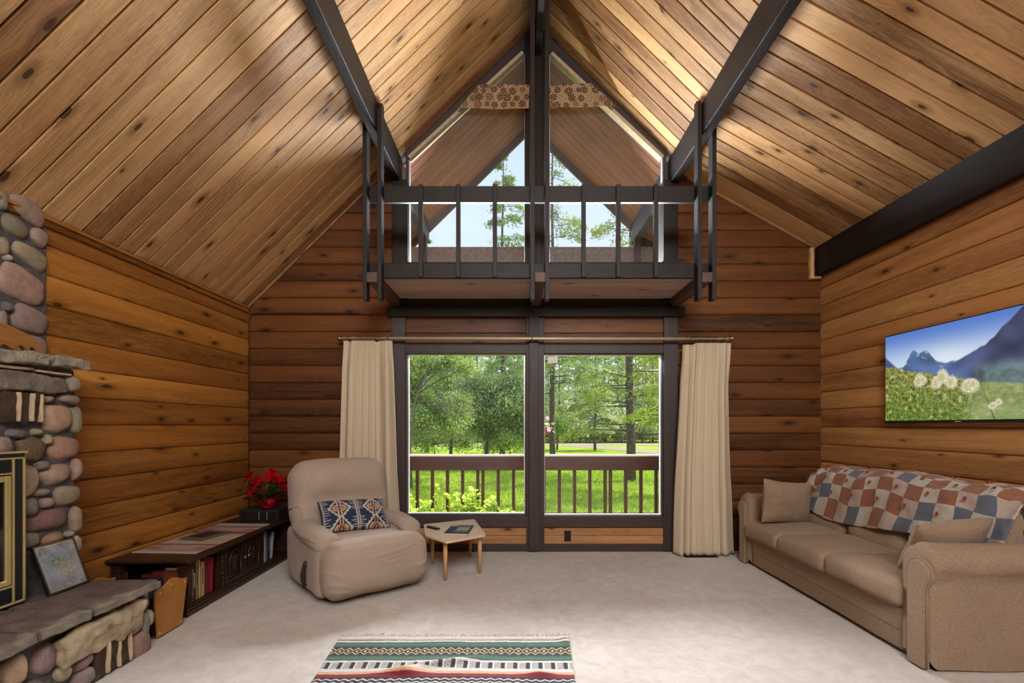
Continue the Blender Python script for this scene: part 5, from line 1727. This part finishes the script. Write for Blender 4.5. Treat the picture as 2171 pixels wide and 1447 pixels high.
# black box under the plant, and the poinsettia
st = thing('stereo_box', 'low black glass fronted box under the poinsettia', 'box', (-2.5, 4.76, .412))
mb = MB(); mb.box(-2.72,-2.33,4.66,4.90,.414,.522); mb.build('case', M['blackmat'], parent=st, bevel=.003)
mb = MB(); mb.box(-2.70,-2.35,4.656,4.660,.425,.512); mb.build('front_glass', M['black'], parent=st)
for x in (-2.52,-2.44):
    mb = MB(); mb.box(x,x+.003,4.653,4.656,.43,.505); mb.build('door_edge', M['silver'], parent=st)
pn = thing('poinsettia', 'red poinsettia in a crumpled red foil pot in the back left corner', 'potted plant', (-2.475, 4.74, .523))
mb = MB()
prof = [(.058,0),(.072,.03),(.083,.07),(.092,.105)]
mb.lathe([(.001,.002)]+prof, Matrix.Translation((-2.475,4.74,.523)), 28)
b0 = len(mb.v)
def foil(u, v):
    a = 2*PI*u; r = .092+.035*v*(1+.5*math.sin(a*9))+.006*math.sin(a*23); z = .523+.105+.035*v*(.6+.5*math.sin(a*5+1))
    return (-2.475+r*math.cos(a), 4.74+r*math.sin(a), z)
mb.grid(foil, 72, 4)
mb.build('foil_pot', M['foil'], parent=pn, smooth=True)
rr = random.Random(12)
def leafshape(mb, base, d, up, L, w, curl=.2):
    d = Vector(d).normalized(); s_ = d.cross(Vector(up)).normalized(); n = s_.cross(d)
    b = len(mb.v)
    prof = [(0,0),(.25,.7),(.5,1),(.75,.6),(1,0)]
    for t, k in prof:
        c = Vector(base)+d*L*t-n*curl*L*t*t
        mb.v += [tuple(c-s_*w*k/2+n*.1*w*k), tuple(c), tuple(c+s_*w*k/2+n*.1*w*k)]
    r = rr.random()
    for i in range(4):
        for j in range(2):
            mb.face((b+3*i+j, b+3*i+j+1, b+3*i+3+j+1, b+3*i+3+j), None, r)
mg_, mr_ = MB(), MB()
heads = [(-.13,-.10,.30),(-.10,-.06,.24),(-.03,-.12,.26),(.06,-.06,.31),(.13,-.05,.27),(-.16,-.03,.20),(.02,.04,.33),(.12,.06,.24),(-.08,-.13,.17),(.16,.0,.19)]
stm = MB()
for (hx, hy, hz) in heads:
    c = Vector((-2.475+hx, 4.74+hy, .560+hz*.98))
    out = Vector((hx*2.0, hy*2.0-.25, .45)).normalized()
    stm.tube([(-2.475+hx*.2,4.74+hy*.2,.60), (-2.475+hx*.7,4.74+hy*.7,.56+hz*.6), tuple(c)], .0035, 5)
    a = out.orthogonal().normalized(); b = out.cross(a)
    for k in range(8):
        an = k*PI/4+rr.uniform(-.2,.2)
        leafshape(mr_, c, a*math.cos(an)+b*math.sin(an)+out*rr.uniform(0,.35), out, rr.uniform(.055,.085), rr.uniform(.03,.045))
for k in range(70):
    an = rr.uniform(0, 2*PI); rr_ = rr.uniform(.04,.15); z = rr.uniform(.62,.84)
    c = Vector((-2.475+rr_*math.cos(an), 4.74+rr_*math.sin(an), z))
    leafshape(mg_, c, (math.cos(an), math.sin(an), rr.uniform(-.4,.3)), (0,0,1), rr.uniform(.06,.09), rr.uniform(.035,.05))
mr_.build('bracts', M['bract'], parent=pn)['kind'] = 'stuff'
mg_.build('leaves', M['pleaf'], parent=pn)['kind'] = 'stuff'
stm.build('stems', M['pleaf'], parent=pn)['kind'] = 'stuff'
# ================================================================ OUTDOORS
GZ = -0.5
def np_mesh(name, V, F, m, parent=None, rnd=None, smooth=False):
    """V (n,3) array in world coordinates, F (k,4) array"""
    me = bpy.data.meshes.new(name)
    V = np.asarray(V, dtype=np.float64)
    if parent is not None:
        A = np.array(MW[parent.name].inverted()); V = V @ A[:3,:3].T + A[:3,3]
    k = len(F)
    me.vertices.add(len(V)); me.vertices.foreach_set('co', V.astype(np.float32).ravel())
    me.loops.add(4*k); me.loops.foreach_set('vertex_index', np.asarray(F, dtype=np.int32).ravel())
    me.polygons.add(k); me.polygons.foreach_set('loop_start', np.arange(0, 4*k, 4, dtype=np.int32))
    me.update(calc_edges=True)
    at = me.attributes.new('rnd', 'FLOAT', 'FACE')
    at.data.foreach_set('value', (np.random.rand(k) if rnd is None else rnd).astype(np.float32))
    me.materials.append(m)
    o = bpy.data.objects.new(name, me); COL.objects.link(o)
    if parent is not None: o.parent = parent
    MW[o.name] = MW[parent.name].copy() if parent is not None else Matrix()
    return o
def cloud(C, L, Wd, rs, axis=None, flat=0.0):
    n = len(C)
    a = rs.normal(size=(n,3))
    if axis is not None: a = a*0.6+axis
    a /= np.linalg.norm(a, axis=1)[:,None]
    b = rs.normal(size=(n,3)); b[:,2] *= (1-flat)
    b = np.cross(a, b); b /= (np.linalg.norm(b, axis=1)[:,None]+1e-9)
    k = rs.uniform(.6, 1.35, size=(n,1))
    V = np.stack([C-a*L*k*.5, C+b*Wd*k*.5, C+a*L*k*.5, C-b*Wd*k*.5], axis=1).reshape(-1,3)
    F = np.arange(4*n).reshape(n,4)
    return V, F
def conifer(name, label, cat, x, y, h, R, z_low, nb, per, leaf, m, seed, trunk_r=.12, bare=.25, group=None, droop=.25, lean=0.0, branchtubes=True):
    rs = np.random.RandomState(seed)
    t = thing(name, label, cat, (x, y, GZ), 0, group)
    mb = MB()
    npt = 8
    pts = [(x+lean*h*(i/npt)+.04*math.sin(i*1.3+seed), y, GZ-.05+(h+.05)*i/npt) for i in range(npt+1)]
    mb.tube(pts, [trunk_r*(1-.9*i/npt)+.01 for i in range(npt+1)], 12)
    mb.build('trunk', M['bark'], parent=t, smooth=True)
    C = []; A = []; bt = MB()
    for i in range(nb):
        f = (i+rs.rand())/nb
        z = GZ+z_low+(h-z_low)*f
        L = R*(1-f)**.8*rs.uniform(.65,1.15)+.15
        an = rs.uniform(0, 2*PI)
        dx, dy = math.cos(an), math.sin(an)
        x0 = x+lean*h*(z-GZ)/h
        tip = np.array([x0+dx*L, y+dy*L, z-droop*L+ .1*L*rs.rand()])
        base = np.array([x0, y, z])
        if branchtubes: bt.tube([tuple(base), tuple(base*.5+tip*.5+np.array([0,0,.08*L])), tuple(tip)], [max(.012, .035*(1-f)), .014, .004], 5)
        n = int(per*(.35+L/R))
        s = bare+(1-bare)*np.sqrt(rs.rand(n))
        P = base[None,:]*(1-s[:,None])+tip[None,:]*s[:,None]
        P[:,2] += .08*L*np.sin(s*PI)
        wdt = .22*L*(1.15-s)+.08
        lat = rs.normal(size=n)*wdt
        P[:,0] += -dy*lat+rs.normal(size=n)*.04; P[:,1] += dx*lat+rs.normal(size=n)*.04
        P[:,2] += rs.normal(size=n)*.06-np.abs(lat)*.25
        C.append(P); A.append(np.tile(np.array([[dx,dy,-.4]]), (n,1)))
    C = np.concatenate(C); A = np.concatenate(A)
    V, F = cloud(C, leaf, leaf*.34, rs, axis=A)
    # tone by clump so that boughs read
    cl = .5+.5*np.sin(C[:,0]*2.3+seed)*np.cos(C[:,2]*2.9+C[:,1]*1.7)
    rnd = np.clip(.55*cl+.45*rs.rand(len(C)), 0, 1)
    o = np_mesh('foliage', V, F, m, t, rnd); o['kind'] = 'stuff'
    if branchtubes: bt.build('branches', M['bark'], parent=t, smooth=True)
    return t
def broadleaf(name, label, cat, x, y, h, clumps, per, leaf, m, seed, trunk=None, group=None, trunk_r=.07, sig=.38):
    """clumps: list of (x, y, z, r)"""
    rs = np.random.RandomState(seed)
    t = thing(name, label, cat, (x, y, GZ), 0, group)
    mb = MB()
    trunk = trunk or [(x,y,GZ-.05),(x+.05,y,GZ+h*.3),(x,y,GZ+h*.55)]
    mb.tube(trunk, [trunk_r*(1-.6*i/(len(trunk)-1)) for i in range(len(trunk))], 9)
    mb.build('trunk', M['bark'], parent=t, smooth=True)
    bt = MB(); C = []; top = Vector(trunk[-1]); mid = Vector(trunk[len(trunk)//2])
    for (cx, cy, cz, r) in clumps:
        st = mid if cz < top.z else top
        c = Vector((cx,cy,cz)); bt.tube([st, (st+c)/2+Vector((0,0,.15*r)), c], [.025,.015,.005], 5)
        for k in range(5):
            d = Vector(rs.normal(size=3)).normalized()*r*.8; bt.tube([c-d*.3, c+d], [.006,.002], 4)
        n = int(per*r*r)
        P = rs.normal(size=(n,3))*sig*r*np.array([1,1,.8])+np.array([cx,cy,cz])
        C.append(P)
    C = np.concatenate(C)
    V, F = cloud(C, leaf, leaf*.55, rs)
    cl = .5+.5*np.sin(C[:,0]*3.1+seed)*np.cos(C[:,2]*3.9)
    o = np_mesh('foliage', V, F, m, t, np.clip(.45*cl+.55*rs.rand(len(C)),0,1)); o['kind'] = 'stuff'
    bt.build('branches', M['bark'], parent=t, smooth=True)
    return t

# ground
mb = MB()
def gf(u, v):
    x = -70+140*u; y = 6.4+110*v
    return (x, y, GZ+.05*mnoise.noise(Vector((x*.2, y*.2, 0)))*(1 if 9 < y < 22 else 0))
mb.grid(gf, 90, 90)
structure(mb.build('floor', M['lawn'], smooth=True), 'sunlit lawn outside the windows')
def ribbon(name, pts, wds, m, z, label):
    mb = MB(); n = len(pts)
    def fn(u, v):
        f = u*(n-1); i = min(n-2, int(f)); f -= i
        p = Vector(pts[i])*(1-f)+Vector(pts[i+1])*f; w = wds[i]*(1-f)+wds[i+1]*f
        d = (Vector(pts[i+1])-Vector(pts[i])).normalized(); nn = Vector((-d.y, d.x))
        q = p+nn*w*(v-.5); return (q.x, q.y, z)
    mb.grid(fn, 40, 3); o = mb.build(name, m, smooth=True); structure(o, label)
ribbon('floor', [(-50,50),(-20,48.5),(5,48),(20,47),(50,48)], [6,6,6,6,6], M['gravel'], GZ+.012, 'pale gravel road beyond the lawn')
ribbon('floor', [(3.5,46.5),(6.5,42.5),(8.8,37.5),(10.5,32),(15,26)], [1.5,2.6,2.6,2.6,3.0], M['gravel'], GZ+.016, 'curved gravel driveway on the lawn')
# grass blades on the nearer lawn
rs = np.random.RandomState(4)
n = 90000
yy = 8.2+20*rs.rand(n)**1.5; xx = (rs.rand(n)*2-1)*(yy*.36)+yy*.06
C = np.stack([xx, yy, np.full(n, GZ+.03)], 1)
hgt = rs.uniform(.025,.07,(n,1))*(1+.5*np.sin(xx*1.3)*np.cos(yy*.9))[:,None]
an = rs.rand(n)*PI; w = np.stack([np.cos(an), np.sin(an), np.zeros(n)], 1)*.006*(1+yy/14)[:,None]
le = np.stack([rs.normal(size=n)*.03, rs.normal(size=n)*.03, np.zeros(n)], 1)
V = np.stack([C-w, C+w, C+w*.3+le+np.array([0,0,1.])*hgt, C-w*.3+le+np.array([0,0,1.])*hgt], 1).reshape(-1,3)
o = np_mesh('grass', V, np.arange(4*n).reshape(n,4), M['grass'])
tag(o, 'bright green grass blades of the sunlit lawn', 'grass', kind='stuff')

# porch deck and railing
mb = MB()
planks(mb, (0,0,-.06), (1,0,0), (0,1,0), (0,0,1), 5.27, 6.42, .14, lambda v: -6, lambda v: 7, FLAT, seed=3)
mb.box(-6, 7, 5.27, 6.40, -.12, -.075); mb.box(-6, 7, 6.38, 6.42, -.5, -.07)
structure(mb.build('floor', M['railwood']), 'porch deck outside the windows')
RLY = 6.30
rail = thing('deck_railing', 'dark brown wooden porch railing outside the picture windows', 'railing', (0.5, RLY, -.06))
def rp(name, *a, lab=None):
    mb = MB(); mb.box(*a); return mb.build(name, M['railwood'], parent=rail, bevel=.004, label=lab)
mb = MB(); mb.box(-6, 7, RLY-.05, RLY+.09, .945, .970); mb.build('rail_cap', M['cap'], parent=rail, bevel=.006, label='rail cap in a pale painted glare colour')
rp('top_rail', -6, 7, RLY-.045, RLY-.005, .765, .945)
rp('bottom_rail', -6, 7, RLY-.02, RLY+.02, .155, .195)
xs = [1013-32*k for k in range(17)]+[1024+32.35*k for k in range(9)]+[1294+32.3*k for k in range(16)]
b0 = None
for px in xs:
    x = X(px, RLY)
    if b0 is None:
        mb = MB(); mb.box(-.021,.021,-.021,.021,0,.60); b0 = mb.build('baluster', M['railwood'], parent=rail, local=True, bevel=.003); o = b0
    else: o = b0.copy(); COL.objects.link(o)
    o.location = (x-.5, 0, .17+.06)
for px in (780, 1480):
    x = X(px, RLY); rp('rail_post', x-.045, x+.045, RLY+.0, RLY+.09, -.07, .945)

# vine at the foot of the railing
rr = random.Random(9)
vn = thing('climbing_vine', 'bright green leafy vine growing along the porch railing foot', 'vine', (X(960,6.12), 6.12, -.06))
mb, sm_ = MB(), MB()
def vleaf(c, s_):
    d0 = Vector((rr.uniform(-1,1), rr.uniform(-.9,.3), rr.uniform(-.4,.8))).normalized(); up = Vector((rr.uniform(-.4,.4), rr.uniform(-1,0), 1)).normalized()
    side = d0.cross(up).normalized()
    for k in (-2,-1,0,1,2):
        dd = (d0*math.cos(k*.62)+side*math.sin(k*.62)).normalized()
        leafshape(mb, c, dd, up, s_*(1-.12*abs(k)), s_*.45, .25)
for px0, pw, top, cnt in ((868,34,1045,26),(905,22,1062,18),(975,60,1045,52),(985,45,1020,12),(1020,60,1055,44),(1070,40,1078,18),(1100,24,1082,8),(890,60,1080,22)):
    for k in range(cnt):
        px = px0+rr.uniform(-pw/2,pw/2); py = 1092-(1092-top)*rr.random()**1.3
        c = Vector((X(px,6.12), 6.12+rr.uniform(-.09,.07), Z(py,6.12)))
        vleaf(c, rr.uniform(.045,.075))
        if k % 3 == 0: sm_.tube([(c.x+rr.uniform(-.05,.05), 6.15, -.05), ((c.x+.01), 6.14, (c.z-.05)/2), tuple(c)], [.004,.003,.002], 4)
for px0, y0 in ((925,1030),(1010,1038),(1016,1052)):
    for k in range(6): vleaf(Vector((X(px0,6.12)+rr.uniform(-.02,.02), 6.14, Z(y0+k*8,6.12))), .05)
    sm_.tube([(X(px0,6.12), 6.15, -.05), (X(px0,6.12), 6.14, Z(y0,6.12))], [.004,.002], 4)
mb.build('leaves', M['vine'], parent=vn)['kind'] = 'stuff'; sm_.build('stems', M['vine'], parent=vn)['kind'] = 'stuff'

# hanging basket of pink petunias
hb = thing('hanging_basket', 'hanging coco basket with pink petunias outside the right window', 'hanging basket', (.397, 6.645, 1.20))
mb = MB(); bc = (.397, 6.645, 1.25)
mb.lathe([(.005,-.04),(.07,-.03),(.115,.01),(.135,.07),(.138,.09)], Matrix.Translation(bc), 20)
mb.build('coco_liner', simple('coco_fibre', rgb(120,76,52), .95, var=.3, scale=60, bumpk=1), parent=hb, smooth=True)
mb = MB()
for k in range(3):
    a = k*2.094+.5; mb.tube([(bc[0]+.135*math.cos(a), bc[1]+.135*math.sin(a), bc[2]+.09), (bc[0], bc[1], 1.85)], .002, 4)
mb.tube([(bc[0],bc[1],1.85),(bc[0],bc[1],3.625)], .002, 4)
mb.build('chain', M['black'], parent=hb)
mb, gl = MB(), MB()
for k in range(15):
    a = rr.uniform(0,6.28); q = rr.uniform(.06,.17)
    c = Vector((bc[0]+q*math.cos(a), bc[1]+q*math.sin(a), bc[2]+.09+rr.uniform(-.05,.13)))
    out = Vector((math.cos(a), math.sin(a)-.7, .35)).normalized(); aa = out.orthogonal().normalized(); bb = out.cross(aa)
    for j in range(5): leafshape(mb, c, aa*math.cos(j*1.257)+bb*math.sin(j*1.257)+out*.25, out, .036, .036, .2)
for k in range(60):
    a = rr.uniform(0,6.28); q = rr.uniform(.02,.17)
    leafshape(gl, (bc[0]+q*math.cos(a), bc[1]+q*math.sin(a), bc[2]+.09+rr.uniform(-.06,.06)), (math.cos(a),math.sin(a),rr.uniform(-.5,.5)), (0,0,1), .05, .025)
mb.build('petals', M['pink'], parent=hb)['kind'] = 'stuff'; gl.build('leaves', M['leaf'], parent=hb)['kind'] = 'stuff'

# nearer trees
conifer('spruce_tree', 'tall spruce with a thick bare trunk and bare lower branches in the right window', 'tree', X(1336,15.8), 15.8, 12.5, 3.4, 1.5, 74, 260, .12, M['spruce2'], 1, trunk_r=.155, bare=.28, droop=.16)
conifer('larch_tree', 'bright yellow green tree at the right edge of the right window', 'tree', X(1450,12.5), 12.5, 9, 1.6, 2.0, 50, 260, .09, M['bright'], 2, trunk_r=.08, bare=.2, droop=.2)
conifer('pine_tree', 'dark pine reaching into the top left of the right window', 'tree', X(1172,20), 20, 15.0, 3.1, 3.2, 75, 190, .15, M['pine'], 3, trunk_r=.12, bare=.25, droop=.22)
conifer('pine_tree', 'tall dark pine behind the upper part of the left window', 'tree', X(1066,27), 27, 17.5, 3.6, 3.0, 80, 190, .19, M['spruce'], 4, trunk_r=.16, bare=.15, droop=.2)
cl = [(X(px,21), 21+dy, Z(py,21), r) for px, py, r, dy in ((1005,815,1.0,0),(1040,835,1.2,.4),(1075,825,1.1,0),(1100,850,1.2,.6),(1015,865,1.1,-.4),(1055,880,1.1,.2),(1090,895,1.0,-.2),(1000,900,.8,0),(1035,918,.7,.3),(1105,915,.8,0),(1070,860,1.0,-.6),(1120,870,1.2,0))]
broadleaf('pine_tree', 'fluffy light green pine with several trunks in the left window', 'tree', X(1030,21), 21, 5, cl, 2300, .12, M['pine'], 5, trunk_r=.11)
cl = [(X(px,15), 15+dy, Z(py,15), r) for px, py, r, dy in ((870,765,.5,0),(895,760,.55,.3),(925,775,.5,0),(955,762,.55,.2),(880,800,.4,0),(985,775,.5,.5),(870,840,.5,0),(900,850,.55,.3),(880,885,.6,-.2),(905,905,.5,0),(865,915,.5,0),(930,870,.55,.4),(845,800,.7,0),(945,905,.6,.5),(960,850,.6,1),(965,880,.6,1))]
broadleaf('birch_tree', 'leafy green birch with slanting branches at the left of the left window', 'tree', X(862,15), 15, 5, cl, 5200, .075, M['leaf'], 6,
          trunk=[(X(850,15),15,GZ-.05),(X(866,15),15,Z(880,15)),(X(876,15),15,Z(840,15)),(X(905,15),15,Z(790,15)),(X(945,15),15,Z(757,15))], trunk_r=.10)
cl = [(X(px,24), 24+dy, Z(py,24), r) for px, py, r, dy in ((930,830,1.0,0),(950,800,1.0,0),(975,860,1.2,0),(940,880,1.2,0),(985,830,1.0,.4),(970,905,1.0,0),(915,855,1.0,.3),(1000,880,1.0,0))]
broadleaf('bushy_tree', 'mid green bushy tree in the middle of the left window', 'tree', X(955,24), 24, 5, cl, 2000, .12, M['leaf'], 7, trunk_r=.1)
cl = [(X(px,37), 37+dy, Z(py,37), r) for px, py, r, dy in ((1170,905,1.0,0),(1190,893,1.1,0),(1183,912,.9,.3),(1163,888,1.0,0),(1200,905,.7,0))]
broadleaf('young_tree', 'small young tree standing alone on the lawn before the road', 'tree', X(1181,37), 37, 3, cl, 800, .14, M['leaf'], 8, trunk_r=.09)
conifer('pine_tree', 'dark pine left of the gable window centre behind the birch', 'tree', X(905,33), 33, 15, 3.2, 2.5, 70, 170, .22, M['pine'], 9, trunk_r=.14, bare=.1)
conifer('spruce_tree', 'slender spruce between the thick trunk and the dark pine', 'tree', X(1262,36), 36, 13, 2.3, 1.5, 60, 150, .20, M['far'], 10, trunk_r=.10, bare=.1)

# undergrowth on the left side of the lawn
cl = [(X(px,26), 26+dy, Z(py,26), r) for px, py, r, dy in ((870,925,1.0,0),(900,935,.9,0),(930,922,.9,.5),(960,930,.9,0),(985,938,.8,.3),(880,900,1.0,1),(945,905,.9,1))]
broadleaf('leafy_shrub', 'low spreading shrub on the lawn in the left window', 'shrub', X(920,26), 26, 1.5, cl, 1500, .12, M['leaf'], 61, trunk_r=.04)
cl = [(X(px,25), 25+dy, Z(py,25), r) for px, py, r, dy in ((1060,935,.9,0),(1090,928,.9,0),(1110,938,.8,.3),(1040,942,.7,0),(1080,912,.8,.6))]
broadleaf('leafy_shrub', 'shrub under the fluffy pine at the right of the left window', 'shrub', X(1080,25), 25, 1.5, cl, 1500, .12, M['leaf'], 62, trunk_r=.04)
# leafless twiggy tree
dt = thing('bare_tree', 'leafless grey twiggy tree in front of the green trees in the left window', 'tree', (X(895,13.5), 13.5, GZ))
rr = random.Random(77); tw = MB()
def twig(p, d, L, r, lev):
    pts = [p]; q = p; dd = d
    for i in range(4):
        dd = (dd+Vector((rr.uniform(-.3,.3), rr.uniform(-.3,.3), rr.uniform(-.25,.15)))).normalized(); q = q+dd*L/4; pts.append(q)
        if lev > 0:
            for _ in range(2 if lev > 1 else 3):
                twig(q, (dd+Vector((rr.uniform(-1,1), rr.uniform(-.8,.8), rr.uniform(-.9,.5)))*.9).normalized(), L*.5, r*.5, lev-1)
    tw.tube(pts, [r, r*.85, r*.7, r*.5, r*.3], 4)
base = Vector((X(872,13.5), 13.5, GZ-.05))
tw.tube([base, base+Vector((-.03,0,1.2)), Vector((X(880,13.5),13.5,Z(850,13.5))), Vector((X(905,13.5),13.5,Z(790,13.5)))], [.045,.036,.03,.02], 8)
twig(Vector((X(880,13.5),13.5,Z(850,13.5))), Vector((1,0,.15)), 1.2, .014, 2)
twig(Vector((X(895,13.5),13.5,Z(815,13.5))), Vector((1,-.1,.0)), 1.3, .014, 2)
twig(Vector((X(905,13.5),13.5,Z(790,13.5))), Vector((1,.1,.3)), 1.2, .014, 2)
twig(Vector((X(874,13.5),13.5,Z(900,13.5))), Vector((.9,-.1,-.2)), .9, .010, 2)
tw.build('twigs', simple('grey_twig_bark', rgb(112,104,94), .9, var=.2), parent=dt, smooth=True)['kind'] = 'stuff'

# forest edge behind the road: a few kinds, copied
protos = []
for k in range(5):
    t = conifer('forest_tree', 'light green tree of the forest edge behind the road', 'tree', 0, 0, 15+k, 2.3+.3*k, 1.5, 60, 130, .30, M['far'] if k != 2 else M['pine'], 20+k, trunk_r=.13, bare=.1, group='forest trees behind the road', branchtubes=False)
    protos.append(t)
rr = random.Random(21)
spots = []
for i in range(70):
    y = 56+rr.random()*24; x = (-.34+.75*(i+rr.random()*.8)/70)*y
    spots.append((x, y))
for i, (x, y) in enumerate(spots):
    o = protos[i] if i < 5 else copy_tree(protos[rr.randrange(5)])
    o.location = (x, y, GZ); o.rotation_euler = (0, 0, rr.random()*6.28); s_ = rr.uniform(.8,1.15); o.scale = (s_, s_, s_)
protos = []
for k in range(3):
    cl = [(rr.uniform(-1.2,1.2), rr.uniform(-.6,.6), GZ+rr.uniform(.5,1.9), rr.uniform(.6,1.1)) for _ in range(7)]
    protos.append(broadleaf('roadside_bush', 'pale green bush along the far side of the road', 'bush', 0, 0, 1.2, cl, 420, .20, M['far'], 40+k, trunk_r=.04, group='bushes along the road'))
for i in range(44):
    y = 52.8+rr.random()*3; x = (-.30+.66*(i+rr.random()*.5)/44)*y
    o = protos[i] if i < 3 else copy_tree(protos[rr.randrange(3)])
    o.location = (x, y, GZ); o.rotation_euler = (0, 0, rr.random()*6.28); s_ = rr.uniform(.9,1.9); o.scale = (s_, s_, s_)
# mailbox
mx = thing('mailbox', 'white roadside mailbox on a dark post by the road', 'mailbox', (X(1246,51.6), 51.6, GZ))
mb = MB(); mb.box(X(1246,51.6)-.05, X(1246,51.6)+.05, 51.55, 51.65, GZ, .10); mb.build('post', M['railwood'], parent=mx)
mb = MB(); mb.rbox((X(1246,51.6),51.6,.28), (.34,.55,.36), .15, n=6); mb.build('box', M['white'], parent=mx, smooth=True)
ul = thing('utility_line', 'pale overhead cable on two poles crossing before the forest', 'utility line', (X(1300,44), 44, GZ))
mb = MB(); mb.tube([(X(1090,44),44,6.0),(X(1300,44),44,6.35),(X(1520,44),44,6.95)], .022, 5); mb.build('cable', M['silver'], parent=ul, smooth=True)
for px, zt in ((1090,6.4),(1520,7.3)):
    mb = MB(); mb.tube([(X(px,44),44,GZ-.1),(X(px,44),44,zt)], [.12,.09], 8); mb.build('pole', M['bark'], parent=ul, smooth=True)
